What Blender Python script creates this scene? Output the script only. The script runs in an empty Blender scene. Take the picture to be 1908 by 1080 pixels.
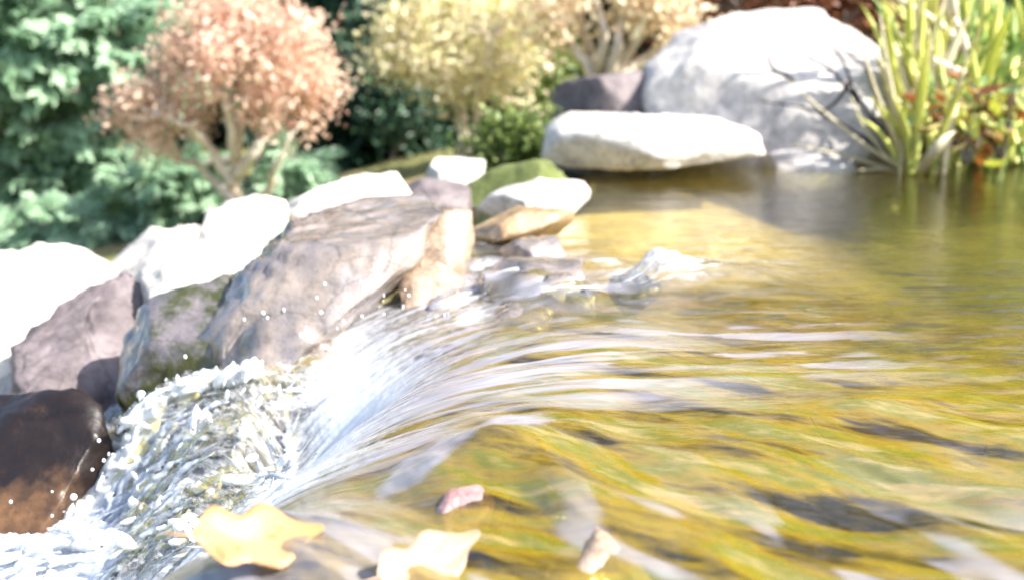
import bpy, bmesh, math, random
import numpy as np
from mathutils import Vector, noise as mnoise

# ------------------------------------------------------------------ camera, sky, sun, exposure
scene = bpy.context.scene
HC, PITCH, FPX = 0.40, math.radians(13.2), 2046.0
cam_d = bpy.data.cameras.new('camera'); cam = bpy.data.objects.new('camera', cam_d)
scene.collection.objects.link(cam); scene.camera = cam
cam.location = (0, 0, HC); cam.rotation_euler = (math.pi/2 - PITCH, 0, 0)
cam_d.sensor_width = 36; cam_d.lens = 36*FPX/1908
cam_d.clip_start = 0.02; cam_d.clip_end = 2000
cam_d.dof.use_dof = True; cam_d.dof.focus_distance = 1.27; cam_d.dof.aperture_fstop = 3.2

SUN = Vector((0.88, -0.20, 0.86)).normalized()          # direction towards the sun
world = bpy.data.worlds.new('World'); scene.world = world; world.use_nodes = True
wn = world.node_tree; bg = wn.nodes['Background']
sky = wn.nodes.new('ShaderNodeTexSky'); sky.sky_type = 'NISHITA'; sky.sun_disc = False
sky.sun_elevation = math.asin(SUN.z); sky.sun_rotation = math.atan2(SUN.x, SUN.y)
sky.air_density = 1.0; sky.dust_density = 2.5; sky.ozone_density = 1.0
wn.links.new(sky.outputs['Color'], bg.inputs['Color']); bg.inputs['Strength'].default_value = 0.13
sun_d = bpy.data.lights.new('sun', 'SUN'); sun_d.energy = 5.0; sun_d.angle = math.radians(0.5)
sun_d.color = (1.0, 0.95, 0.87)
sun = bpy.data.objects.new('sun', sun_d); scene.collection.objects.link(sun)
sun.rotation_euler = SUN.to_track_quat('Z', 'Y').to_euler(); sun.location = SUN*30
vs = scene.view_settings; vs.view_transform = 'Standard'; vs.look = 'None'; vs.gamma = 1.0
vs.exposure = 1.5; vs.use_curve_mapping = False
scene.render.engine = 'CYCLES'
scene.cycles.max_bounces = 6; scene.cycles.transparent_max_bounces = 12
scene.cycles.caustics_reflective = False; scene.cycles.caustics_refractive = False

# ------------------------------------------------------------------ helpers
C = scene.collection
rng = np.random.default_rng(7); random.seed(7)
def ray(px, py):
    a = (px-954)/FPX; k = (540-py)/FPX
    return np.array([a, math.cos(PITCH)+math.sin(PITCH)*k, -math.sin(PITCH)+math.cos(PITCH)*k])
def at(px, py, Y):                      # a point of the place at distance Y
    d = ray(px, py); t = Y/d[1]; return np.array([d[0]*t, Y, HC+d[2]*t])
def onz(px, py, z=0.0):                 # a point of the place at height z
    d = ray(px, py); t = (z-HC)/d[2]; return np.array([d[0]*t, d[1]*t, z])

def tag(o, label=None, cat=None, group=None, kind=None):
    if label: o['label'] = label
    if cat: o['category'] = cat
    if group: o['group'] = group
    if kind: o['kind'] = kind
    return o
def empty(name, loc):
    o = bpy.data.objects.new(name, None); C.objects.link(o); o.location = loc; o.empty_display_size = 0.05; return o
def link(name, me, mat=None, parent=None, smooth=True):
    if mat is not None and not me.materials: me.materials.append(mat)
    if smooth and len(me.polygons): me.polygons.foreach_set('use_smooth', [True]*len(me.polygons))
    o = bpy.data.objects.new(name, me); C.objects.link(o)
    if parent is not None:
        o.parent = parent
        o.location = -Vector(parent.location) if parent.type == 'EMPTY' else (0, 0, 0)
    return o
def mesh(name, v, f):
    me = bpy.data.meshes.new(name)
    v = np.asarray(v, dtype=np.float32)
    if isinstance(f, np.ndarray):
        n = f.shape[1]
        me.vertices.add(len(v)); me.vertices.foreach_set('co', v.ravel())
        me.loops.add(f.size); me.loops.foreach_set('vertex_index', f.ravel().astype(np.int32))
        me.polygons.add(len(f)); me.polygons.foreach_set('loop_start', np.arange(0, f.size, n, dtype=np.int32))
        me.polygons.foreach_set('loop_total', np.full(len(f), n, dtype=np.int32))
        me.update(calc_edges=True); me.validate()
    else:
        me.from_pydata([tuple(p) for p in v], [], f); me.update()
    return me

_perm = rng.permutation(256); _perm = np.concatenate([_perm, _perm, _perm])
_ga = rng.uniform(0, 2*np.pi, 256); _gx, _gy = np.cos(_ga), np.sin(_ga)
def pn(x, y):                           # 2-D gradient noise, about -0.7..0.7
    xi = np.floor(x).astype(int); yi = np.floor(y).astype(int); xf = x-xi; yf = y-yi
    xi &= 255; yi &= 255
    def g(a, b, dx, dy):
        h = _perm[_perm[a & 255]+(b & 255)]; return _gx[h]*dx+_gy[h]*dy
    u = xf*xf*xf*(xf*(xf*6-15)+10); w = yf*yf*yf*(yf*(yf*6-15)+10)
    a = g(xi, yi, xf, yf); b = g(xi+1, yi, xf-1, yf); c = g(xi, yi+1, xf, yf-1); d = g(xi+1, yi+1, xf-1, yf-1)
    return (a*(1-u)+b*u)*(1-w)+(c*(1-u)+d*u)*w
def fbm(x, y, o=4):
    s = 0; a = 1.0
    for i in range(o): s = s+a*pn(x*2**i+17.3*i, y*2**i-9.1*i); a *= 0.5
    return s
def sstep(a, b, x):
    t = np.clip((x-a)/(b-a), 0, 1); return t*t*(3-2*t)

class RBF:
    def __init__(s, pts, lam=1e-4):
        p = np.array(pts, float); s.p = p[:, :2]; n = len(p)
        A = np.zeros((n+3, n+3)); A[:n, :n] = s.k(s.p, s.p)+lam*np.eye(n)
        A[:n, n] = 1; A[:n, n+1:] = s.p; A[n, :n] = 1; A[n+1:, :n] = s.p.T
        s.w = np.linalg.solve(A, np.concatenate([p[:, 2], np.zeros(3)]))
    def k(s, a, b):
        r2 = ((a[:, None, :]-b[None])**2).sum(-1); return 0.5*r2*np.log(r2+1e-9)
    def __call__(s, x, y):
        q = np.stack([x.ravel(), y.ravel()], 1); out = np.empty(len(q)); n = len(s.p)
        for i in range(0, len(q), 20000):
            c = q[i:i+20000]; out[i:i+20000] = s.k(c, s.p)@s.w[:n]+s.w[n]+c@s.w[n+1:]
        return out.reshape(x.shape)

# ------------------------------------------------------------------ materials
def nodes(name):
    m = bpy.data.materials.new(name); m.use_nodes = True; nt = m.node_tree; nt.nodes.clear()
    out = nt.nodes.new('ShaderNodeOutputMaterial'); return m, nt, out
def N(nt, t, **kw):
    n = nt.nodes.new(t)
    for k, v in kw.items():
        if k in n.inputs: n.inputs[k].default_value = v
        else: setattr(n, k, v)
    return n
def ramp(nt, fac, stops):
    r = nt.nodes.new('ShaderNodeValToRGB'); e = r.color_ramp.elements
    while len(e) < len(stops): e.new(0.5)
    for i, (p, c) in enumerate(stops): e[i].position = p; e[i].color = tuple(c)+((1,) if len(c) == 3 else ())
    nt.links.new(fac, r.inputs[0]); return r
def mixc(nt, fac, a, b, mode='MIX'):
    m = nt.nodes.new('ShaderNodeMix'); m.data_type = 'RGBA'; m.blend_type = mode
    for s, v in ((m.inputs[0], fac), (m.inputs[6], a), (m.inputs[7], b)):
        if hasattr(v, 'is_output'): nt.links.new(v, s)
        else: s.default_value = v if isinstance(v, (int, float)) else tuple(v)+((1,) if len(v) == 3 else ())
    return m.outputs[2]

def rock_mat(name, c1, c2, c3=None, rough=0.75, moss=0.0, mossc=(0.07, 0.09, 0.015), sc=9.0, bump=0.9, coat=0.0):
    m, nt, out = nodes(name); L = nt.links
    tc = N(nt, 'ShaderNodeTexCoord')
    n1 = N(nt, 'ShaderNodeTexNoise', Scale=sc, Detail=8.0, Roughness=0.62); L.new(tc.outputs['Object'], n1.inputs['Vector'])
    n2 = N(nt, 'ShaderNodeTexNoise', Scale=sc*6, Detail=5.0, Roughness=0.7); L.new(tc.outputs['Object'], n2.inputs['Vector'])
    n3 = N(nt, 'ShaderNodeTexVoronoi', Scale=sc*1.3, feature='DISTANCE_TO_EDGE')
    wv = mixc(nt, 0.12, tc.outputs['Object'], n1.outputs['Color']); L.new(wv, n3.inputs['Vector'])
    col = ramp(nt, n1.outputs['Fac'], [(0.33, c1), (0.52, c2), (0.70, c3 or c2)]).outputs[0]
    sp = ramp(nt, n2.outputs['Fac'], [(0.35, (0.62,)*3), (0.55, (1.0,)*3)]).outputs[0]
    col = mixc(nt, 0.8, col, sp, 'MULTIPLY')
    cr = ramp(nt, n3.outputs['Distance'], [(0.0, (0.45,)*3), (0.035, (1,)*3)]).outputs[0]
    col = mixc(nt, 0.55, col, cr, 'MULTIPLY')
    if moss:
        n4 = N(nt, 'ShaderNodeTexNoise', Scale=sc*0.55, Detail=6.0, Roughness=0.7); L.new(tc.outputs['Object'], n4.inputs['Vector'])
        mk = ramp(nt, n4.outputs['Fac'], [(0.62-0.3*moss, (0, 0, 0)), (0.70-0.3*moss, (1, 1, 1))]).outputs[0]
        col = mixc(nt, mk, col, mossc)
    b1 = N(nt, 'ShaderNodeBump', Strength=bump, Distance=0.012); L.new(n1.outputs['Fac'], b1.inputs['Height'])
    b2 = N(nt, 'ShaderNodeBump', Strength=bump*0.8, Distance=0.003); L.new(n2.outputs['Fac'], b2.inputs['Height']); L.new(b1.outputs[0], b2.inputs['Normal'])
    p = N(nt, 'ShaderNodeBsdfPrincipled', Roughness=rough); L.new(col, p.inputs['Base Color']); L.new(b2.outputs[0], p.inputs['Normal'])
    if coat: p.inputs['Coat Weight'].default_value = coat; p.inputs['Coat Roughness'].default_value = 0.12
    L.new(p.outputs[0], out.inputs[0]); return m

def leaf_mat(name, cols, trans=0.4, rough=0.5, vein=False, byobj=False):
    m, nt, out = nodes(name); L = nt.links
    g = N(nt, 'ShaderNodeNewGeometry'); tc = N(nt, 'ShaderNodeTexCoord')
    n = N(nt, 'ShaderNodeTexNoise', Scale=6.0, Detail=3.0); L.new(tc.outputs['Object'], n.inputs['Vector'])
    ad = N(nt, 'ShaderNodeMath', operation='MULTIPLY_ADD'); L.new(n.outputs['Fac'], ad.inputs[0]); ad.inputs[1].default_value = 0.9
    sb = N(nt, 'ShaderNodeMath', operation='MULTIPLY_ADD'); L.new(g.outputs['Random Per Island'], sb.inputs[0]); sb.inputs[1].default_value = 0.7; sb.inputs[2].default_value = -0.3
    L.new(sb.outputs[0], ad.inputs[2])
    if byobj:
        oi = N(nt, 'ShaderNodeObjectInfo'); L.new(oi.outputs['Random'], sb.inputs[0]); sb.inputs[1].default_value = 1.1; sb.inputs[2].default_value = -0.5
    k = len(cols); col = ramp(nt, ad.outputs[0], [(0.12+0.76*i/max(1, k-1), c) for i, c in enumerate(cols)]).outputs[0]
    if vein:
        w = N(nt, 'ShaderNodeTexNoise', Scale=38.0, Detail=4.0); L.new(tc.outputs['Object'], w.inputs['Vector'])
        sp = ramp(nt, w.outputs['Fac'], [(0.30, (0.35, 0.22, 0.16)), (0.44, (1, 1, 1))]).outputs[0]
        col = mixc(nt, 0.8, col, sp, 'MULTIPLY')
    p = N(nt, 'ShaderNodeBsdfPrincipled', Roughness=rough); L.new(col, p.inputs['Base Color'])
    t = N(nt, 'ShaderNodeBsdfTranslucent'); L.new(col, t.inputs['Color'])
    mx = N(nt, 'ShaderNodeMixShader', Fac=trans); L.new(p.outputs[0], mx.inputs[1]); L.new(t.outputs[0], mx.inputs[2])
    L.new(mx.outputs[0], out.inputs[0]); return m

def bark_mat(name, c1, c2):
    m, nt, out = nodes(name); L = nt.links
    tc = N(nt, 'ShaderNodeTexCoord'); n = N(nt, 'ShaderNodeTexNoise', Scale=22.0, Detail=6.0, Roughness=0.65)
    mp = N(nt, 'ShaderNodeMapping'); mp.inputs['Scale'].default_value = (1, 1, 0.25)
    L.new(tc.outputs['Object'], mp.inputs[0]); L.new(mp.outputs[0], n.inputs['Vector'])
    col = ramp(nt, n.outputs['Fac'], [(0.35, c1), (0.65, c2)]).outputs[0]
    b = N(nt, 'ShaderNodeBump', Strength=0.7, Distance=0.006); L.new(n.outputs['Fac'], b.inputs['Height'])
    p = N(nt, 'ShaderNodeBsdfPrincipled', Roughness=0.85); L.new(col, p.inputs['Base Color']); L.new(b.outputs[0], p.inputs['Normal'])
    L.new(p.outputs[0], out.inputs[0]); return m

def water_mat():
    m, nt, out = nodes('water'); L = nt.links
    uv = N(nt, 'ShaderNodeUVMap', uv_map='flow'); at_ = N(nt, 'ShaderNodeAttribute', attribute_name='foam')
    geo = N(nt, 'ShaderNodeTexCoord')
    def noise(src, scale, sx, sy, detail=4.0, rough=0.55):
        mp = N(nt, 'ShaderNodeMapping'); mp.inputs['Scale'].default_value = (sx, sy, 1); L.new(src, mp.inputs[0])
        n = N(nt, 'ShaderNodeTexNoise', Scale=scale, Detail=detail, Roughness=rough); L.new(mp.outputs[0], n.inputs['Vector']); return n.outputs['Fac']
    streak = noise(uv.outputs[0], 1.0, 5.0, 95.0, 5.0, 0.6)
    fine = noise(geo.outputs['Object'], 1.0, 45.0, 110.0, 4.0)
    froth = noise(geo.outputs['Object'], 60.0, 1, 1, 6.0, 0.65)
    b1 = N(nt, 'ShaderNodeBump', Strength=0.28, Distance=0.004); L.new(streak, b1.inputs['Height'])
    b2 = N(nt, 'ShaderNodeBump', Strength=0.12, Distance=0.003); L.new(fine, b2.inputs['Height']); L.new(b1.outputs[0], b2.inputs['Normal'])
    fr = N(nt, 'ShaderNodeFresnel', IOR=1.5); L.new(b2.outputs[0], fr.inputs['Normal'])
    # same thin-sheet reflectance from above and below (a thin film, no total internal reflection)
    gb = N(nt, 'ShaderNodeNewGeometry'); io = N(nt, 'ShaderNodeMix'); io.inputs[2].default_value = 1.95; io.inputs[3].default_value = 1/1.95
    L.new(gb.outputs['Backfacing'], io.inputs[0]); L.new(io.outputs[0], fr.inputs['IOR'])
    tr = N(nt, 'ShaderNodeBsdfTransparent', Color=(0.92, 0.86, 0.48, 1))
    gl = N(nt, 'ShaderNodeBsdfGlossy', Roughness=0.015); gl.inputs['Color'].default_value = (1, 1, 1, 1); L.new(b2.outputs[0], gl.inputs['Normal'])
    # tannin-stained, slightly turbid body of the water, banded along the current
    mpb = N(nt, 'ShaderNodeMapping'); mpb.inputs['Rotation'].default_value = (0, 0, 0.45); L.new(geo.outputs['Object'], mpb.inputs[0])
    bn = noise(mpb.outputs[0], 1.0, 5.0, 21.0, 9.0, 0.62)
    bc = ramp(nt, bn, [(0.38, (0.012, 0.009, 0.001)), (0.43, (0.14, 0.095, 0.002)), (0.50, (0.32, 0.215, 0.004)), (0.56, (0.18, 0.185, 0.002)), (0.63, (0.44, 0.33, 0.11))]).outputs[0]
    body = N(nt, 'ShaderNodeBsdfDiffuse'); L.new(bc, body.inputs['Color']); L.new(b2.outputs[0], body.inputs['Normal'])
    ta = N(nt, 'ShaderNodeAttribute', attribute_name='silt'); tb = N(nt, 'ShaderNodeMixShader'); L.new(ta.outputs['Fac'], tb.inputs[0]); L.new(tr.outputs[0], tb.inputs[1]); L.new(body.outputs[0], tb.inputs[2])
    w = N(nt, 'ShaderNodeMixShader'); L.new(fr.outputs[0], w.inputs[0]); L.new(tb.outputs[0], w.inputs[1]); L.new(gl.outputs[0], w.inputs[2])
    # pale sky sheen painted as body colour, together with aerated water
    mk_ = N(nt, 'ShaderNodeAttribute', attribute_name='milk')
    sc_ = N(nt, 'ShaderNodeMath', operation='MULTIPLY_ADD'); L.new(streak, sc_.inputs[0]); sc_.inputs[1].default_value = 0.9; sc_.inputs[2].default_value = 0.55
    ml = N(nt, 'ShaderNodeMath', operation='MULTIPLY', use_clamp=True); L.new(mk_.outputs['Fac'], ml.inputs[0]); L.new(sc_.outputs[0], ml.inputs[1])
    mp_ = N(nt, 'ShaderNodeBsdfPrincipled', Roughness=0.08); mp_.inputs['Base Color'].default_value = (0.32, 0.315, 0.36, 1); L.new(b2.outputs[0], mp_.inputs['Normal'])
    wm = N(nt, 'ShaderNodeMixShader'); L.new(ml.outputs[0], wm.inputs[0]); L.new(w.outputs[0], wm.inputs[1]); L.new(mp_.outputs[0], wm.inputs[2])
    # foam: white where the foam attribute beats the streaks and froth
    mixn = N(nt, 'ShaderNodeMath', operation='MULTIPLY_ADD'); L.new(streak, mixn.inputs[0]); mixn.inputs[1].default_value = 0.6
    fm = N(nt, 'ShaderNodeMath', operation='MULTIPLY'); L.new(froth, fm.inputs[0]); fm.inputs[1].default_value = 0.4; L.new(fm.outputs[0], mixn.inputs[2])
    inv = N(nt, 'ShaderNodeMath', operation='ADD'); L.new(at_.outputs['Fac'], inv.inputs[0]); L.new(mixn.outputs[0], inv.inputs[1])
    mk = ramp(nt, inv.outputs[0], [(0.66, (0, 0, 0)), (1.05, (1, 1, 1))]).outputs[0]
    b3 = N(nt, 'ShaderNodeBump', Strength=0.5, Distance=0.005); L.new(froth, b3.inputs['Height']); L.new(b1.outputs[0], b3.inputs['Normal'])
    df = N(nt, 'ShaderNodeBsdfPrincipled', Roughness=0.25); df.inputs['Base Color'].default_value = (0.64, 0.665, 0.70, 1)
    L.new(b3.outputs[0], df.inputs['Normal'])
    fin = N(nt, 'ShaderNodeMixShader'); L.new(mk, fin.inputs[0]); L.new(wm.outputs[0], fin.inputs[1]); L.new(df.outputs[0], fin.inputs[2])
    L.new(fin.outputs[0], out.inputs[0]); return m

def bed_mat():
    m, nt, out = nodes('stream_bed'); L = nt.links
    tc = N(nt, 'ShaderNodeTexCoord')
    def noise(scale, sx, sy, detail=5.0, rough=0.6, rz=0.0):
        mp = N(nt, 'ShaderNodeMapping'); mp.inputs['Scale'].default_value = (sx, sy, 1); mp.inputs['Rotation'].default_value = (0, 0, rz)
        L.new(tc.outputs['Object'], mp.inputs[0]); n = N(nt, 'ShaderNodeTexNoise', Scale=scale, Detail=detail, Roughness=rough); L.new(mp.outputs[0], n.inputs['Vector']); return n.outputs['Fac']
    a = noise(1.0, 5, 16, 6.0, 0.65, 0.25); b = noise(1.0, 14, 30, 5.0, 0.7, 0.3); c = noise(1.0, 3.0, 7, 4.0)
    col = ramp(nt, a, [(0.30, (0.014, 0.012, 0.002)), (0.42, (0.075, 0.062, 0.003)), (0.54, (0.20, 0.145, 0.008)), (0.66, (0.115, 0.125, 0.003))]).outputs[0]
    col = mixc(nt, 0.7, col, ramp(nt, b, [(0.33, (0.35, 0.30, 0.22)), (0.52, (1, 1, 1))]).outputs[0], 'MULTIPLY')
    col = mixc(nt, ramp(nt, c, [(0.50, (0, 0, 0)), (0.62, (0.7, 0.7, 0.7))]).outputs[0], col, (0.17, 0.10, 0.025))
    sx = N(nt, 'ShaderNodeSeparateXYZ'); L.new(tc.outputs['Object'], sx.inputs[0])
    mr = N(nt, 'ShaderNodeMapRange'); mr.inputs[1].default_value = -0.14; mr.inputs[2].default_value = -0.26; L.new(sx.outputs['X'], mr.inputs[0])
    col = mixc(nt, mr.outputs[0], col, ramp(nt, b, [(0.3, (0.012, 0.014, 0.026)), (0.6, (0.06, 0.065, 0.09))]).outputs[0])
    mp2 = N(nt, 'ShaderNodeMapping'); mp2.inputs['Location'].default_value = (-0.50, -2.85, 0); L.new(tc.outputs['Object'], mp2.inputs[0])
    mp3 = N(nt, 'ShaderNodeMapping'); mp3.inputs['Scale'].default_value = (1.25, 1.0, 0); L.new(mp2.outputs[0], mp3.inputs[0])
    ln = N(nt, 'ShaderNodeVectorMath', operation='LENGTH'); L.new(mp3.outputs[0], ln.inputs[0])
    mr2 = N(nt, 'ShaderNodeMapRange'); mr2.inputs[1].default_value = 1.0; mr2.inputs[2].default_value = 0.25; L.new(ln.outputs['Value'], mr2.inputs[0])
    col = mixc(nt, mr2.outputs[0], col, ramp(nt, b, [(0.34, (0.16, 0.12, 0.06)), (0.44, (0.46, 0.38, 0.30)), (0.60, (0.60, 0.52, 0.44))]).outputs[0])  # pale sandy zone that also paints in the boulder's cream reflection
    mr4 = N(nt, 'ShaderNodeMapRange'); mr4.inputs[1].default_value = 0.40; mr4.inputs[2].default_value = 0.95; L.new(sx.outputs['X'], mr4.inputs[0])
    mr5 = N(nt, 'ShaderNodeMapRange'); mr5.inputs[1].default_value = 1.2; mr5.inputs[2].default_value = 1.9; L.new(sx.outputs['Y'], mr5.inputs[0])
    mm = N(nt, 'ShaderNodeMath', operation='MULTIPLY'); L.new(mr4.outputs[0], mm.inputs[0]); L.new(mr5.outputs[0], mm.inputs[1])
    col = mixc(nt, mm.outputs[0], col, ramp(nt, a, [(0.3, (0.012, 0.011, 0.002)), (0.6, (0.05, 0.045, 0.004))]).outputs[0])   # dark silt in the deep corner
    bp = N(nt, 'ShaderNodeBump', Strength=0.7, Distance=0.02); L.new(b, bp.inputs['Height'])
    p = N(nt, 'ShaderNodeBsdfPrincipled', Roughness=0.8); L.new(col, p.inputs['Base Color']); L.new(bp.outputs[0], p.inputs['Normal'])
    L.new(p.outputs[0], out.inputs[0]); return m

def ground_mat():
    m, nt, out = nodes('ground'); L = nt.links
    tc = N(nt, 'ShaderNodeTexCoord')
    n = N(nt, 'ShaderNodeTexNoise', Scale=1.6, Detail=8.0, Roughness=0.65); L.new(tc.outputs['Object'], n.inputs['Vector'])
    n2 = N(nt, 'ShaderNodeTexNoise', Scale=30.0, Detail=6.0, Roughness=0.7); L.new(tc.outputs['Object'], n2.inputs['Vector'])
    col = ramp(nt, n.outputs['Fac'], [(0.35, (0.16, 0.19, 0.06)), (0.5, (0.26, 0.26, 0.09)), (0.65, (0.30, 0.22, 0.12))]).outputs[0]
    col = mixc(nt, 0.7, col, ramp(nt, n2.outputs['Fac'], [(0.35, (0.5,)*3), (0.6, (1,)*3)]).outputs[0], 'MULTIPLY')
    b = N(nt, 'ShaderNodeBump', Strength=0.8, Distance=0.03); L.new(n2.outputs['Fac'], b.inputs['Height'])
    p = N(nt, 'ShaderNodeBsdfPrincipled', Roughness=0.95); L.new(col, p.inputs['Base Color']); L.new(b.outputs[0], p.inputs['Normal'])
    L.new(p.outputs[0], out.inputs[0]); return m

M = {}
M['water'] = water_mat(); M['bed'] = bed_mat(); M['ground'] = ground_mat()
GREY1, GREY2, GREY3 = (0.40, 0.37, 0.37), (0.56, 0.53, 0.50), (0.66, 0.62, 0.56)
M['granite'] = rock_mat('pale_granite', GREY1, GREY2, GREY3, sc=7)
M['pale'] = rock_mat('pale_stone', (0.45, 0.42, 0.38), (0.60, 0.57, 0.52), (0.68, 0.64, 0.58), sc=8)
M['mauve'] = rock_mat('mauve_stone', (0.085, 0.068, 0.07), (0.175, 0.145, 0.15), (0.26, 0.22, 0.22), sc=7)
M['brown'] = rock_mat('brown_stone', (0.006, 0.004, 0.003), (0.015, 0.009, 0.007), (0.24, 0.125, 0.055), rough=0.4, sc=3.4)  # shade put into the near-black tones, the sunlit shoulder into the orange
M['wet'] = rock_mat('wet_tan_stone', (0.15, 0.135, 0.14), (0.26, 0.215, 0.18), (0.33, 0.305, 0.315), rough=0.25, sc=6, coat=1.0)
M['mossy'] = rock_mat('mossy_stone', (0.08, 0.07, 0.07), (0.17, 0.15, 0.16), (0.25, 0.23, 0.24), rough=0.4, moss=0.55, mossc=(0.04, 0.045, 0.008), sc=7, coat=0.7)
M['moss'] = rock_mat('moss_bank', (0.07, 0.09, 0.02), (0.13, 0.16, 0.04), (0.18, 0.20, 0.07), rough=0.95, sc=14)
M['rust'] = rock_mat('rusty_stone', (0.22, 0.13, 0.07), (0.40, 0.26, 0.14), (0.55, 0.40, 0.26), rough=0.4, sc=10, coat=0.5)
M['soil'] = rock_mat('dark_soil', (0.04, 0.025, 0.02), (0.09, 0.055, 0.04), (0.14, 0.09, 0.06), rough=0.9, sc=12)
M['dark'] = rock_mat('dark_wet_stone', (0.05, 0.05, 0.07), (0.12, 0.12, 0.15), (0.2, 0.19, 0.2), rough=0.3, sc=10, coat=0.8)
M['pinkstone'] = rock_mat('pink_stone', (0.34, 0.17, 0.16), (0.46, 0.28, 0.27), (0.50, 0.36, 0.34), rough=0.3, sc=14, coat=0.6)
M['tanstone'] = rock_mat('tan_stone', (0.26, 0.18, 0.12), (0.40, 0.30, 0.22), (0.48, 0.39, 0.31), rough=0.35, sc=14, coat=0.5)
M['brownstone'] = rock_mat('olive_stone', (0.08, 0.06, 0.015), (0.17, 0.13, 0.03), (0.24, 0.18, 0.06), rough=0.3, sc=14, coat=0.6)
M['bark'] = bark_mat('pale_bark', (0.46, 0.38, 0.29), (0.72, 0.64, 0.52))
M['darkbark'] = bark_mat('grey_bark', (0.14, 0.12, 0.10), (0.32, 0.28, 0.25))
M['pink'] = leaf_mat('salmon_leaves', [(0.62, 0.36, 0.28), (0.80, 0.56, 0.45), (0.84, 0.66, 0.50), (0.86, 0.70, 0.58)], trans=0.45)
M['yellow'] = leaf_mat('straw_yellow_leaves', [(0.66, 0.60, 0.28), (0.82, 0.78, 0.46), (0.86, 0.81, 0.56), (0.87, 0.75, 0.58)], trans=0.5)
M['peach'] = leaf_mat('peach_leaves', [(0.68, 0.52, 0.36), (0.84, 0.70, 0.50), (0.86, 0.80, 0.56)], trans=0.5)
M['lime'] = leaf_mat('lime_leaves', [(0.08, 0.13, 0.03), (0.17, 0.24, 0.06), (0.30, 0.36, 0.12)])
M['russet'] = leaf_mat('russet_leaves', [(0.20, 0.05, 0.03), (0.36, 0.14, 0.08), (0.30, 0.20, 0.10)])
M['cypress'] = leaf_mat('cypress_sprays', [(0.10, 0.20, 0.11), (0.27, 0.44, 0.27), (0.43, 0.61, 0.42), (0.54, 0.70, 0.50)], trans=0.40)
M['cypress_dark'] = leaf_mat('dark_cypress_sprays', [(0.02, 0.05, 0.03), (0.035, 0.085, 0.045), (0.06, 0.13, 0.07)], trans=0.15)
M['reed'] = leaf_mat('reed_blades', [(0.34, 0.42, 0.06), (0.60, 0.66, 0.16), (0.78, 0.79, 0.30), (0.84, 0.83, 0.48)], trans=0.5)
M['reed_green'] = leaf_mat('green_reed_blades', [(0.14, 0.26, 0.05), (0.34, 0.50, 0.14), (0.56, 0.68, 0.36)], trans=0.4)
M['darktwig'] = bark_mat('dark_twig', (0.012, 0.010, 0.014), (0.04, 0.034, 0.042))
M['straw'] = leaf_mat('dry_straw', [(0.62, 0.54, 0.34), (0.80, 0.74, 0.52)], trans=0.2)
M['autumn'] = leaf_mat('autumn_leaves', [(0.66, 0.28, 0.14), (0.76, 0.50, 0.26), (0.74, 0.66, 0.26), (0.60, 0.66, 0.26), (0.40, 0.56, 0.24)], trans=0.4, byobj=True)
M['tan_leaf'] = leaf_mat('tan_fallen_leaf', [(0.44, 0.20, 0.08), (0.56, 0.33, 0.14), (0.60, 0.40, 0.25)], trans=0.3, vein=True)
M['cream_leaf'] = leaf_mat('cream_fallen_leaf', [(0.42, 0.22, 0.14), (0.56, 0.39, 0.27), (0.60, 0.46, 0.35)], trans=0.3, vein=True)
M['red_leaf'] = leaf_mat('red_fallen_leaf', [(0.55, 0.12, 0.10), (0.66, 0.26, 0.24), (0.70, 0.42, 0.36)], trans=0.3)
M['gold_leaf'] = leaf_mat('golden_fallen_leaf', [(0.16, 0.095, 0.02), (0.25, 0.155, 0.03), (0.26, 0.17, 0.05)], trans=0.2, vein=True)

def foam_mat(name, col, tr=0.4):
    m, nt, out = nodes(name); L = nt.links
    tc = N(nt, 'ShaderNodeTexCoord'); n = N(nt, 'ShaderNodeTexNoise', Scale=90.0, Detail=4.0); L.new(tc.outputs['Object'], n.inputs['Vector'])
    b = N(nt, 'ShaderNodeBump', Strength=0.35, Distance=0.004); L.new(n.outputs['Fac'], b.inputs['Height'])
    p = N(nt, 'ShaderNodeBsdfPrincipled', Roughness=0.12); p.inputs['Base Color'].default_value = col+(1,); L.new(b.outputs[0], p.inputs['Normal'])
    t = N(nt, 'ShaderNodeBsdfTransparent'); t.inputs['Color'].default_value = (0.93, 0.96, 1, 1)
    n2 = N(nt, 'ShaderNodeTexNoise', Scale=26.0, Detail=3.0); L.new(tc.outputs['Object'], n2.inputs['Vector'])
    r = ramp(nt, n2.outputs['Fac'], [(0.38, (tr*0.3,)*3), (0.62, (min(1, tr*2),)*3)])
    x = N(nt, 'ShaderNodeMixShader'); L.new(r.outputs[0], x.inputs[0]); L.new(p.outputs[0], x.inputs[1]); L.new(t.outputs[0], x.inputs[2])
    L.new(x.outputs[0], out.inputs[0]); return m
M['foam'] = foam_mat('white_foam', (0.42, 0.465, 0.54), 0.35)
M['crest'] = foam_mat('crest_foam', (0.72, 0.74, 0.75), 0.25)
M['drop'] = foam_mat('water_drop', (0.85, 0.87, 0.88), 0.1)

# ------------------------------------------------------------------ water surface, bed, ground
ctrl = []
def cs(px, py, Y): p = at(px, py, Y); ctrl.append(tuple(p))
def cw(x, y, z): ctrl.append((x, y, z))
for y in (0.45, 0.7, 0.95, 1.2, 1.5, 1.9, 2.4, 3.0, 3.7):
    for u in (0.12, 0.3, 0.55): cw(u*max(y, 1.0)+0.06, y, 0.0)
for x, y in ((0.0, 1.9), (0.02, 2.4), (0.05, 3.0), (0.2, 3.7), (-0.3, 2.4), (-0.3, 3.2), (-0.05, 0.45), (-0.1, 0.7), (0.0, 0.95), (0.05, 1.12)): cw(x, y, 0)
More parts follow.
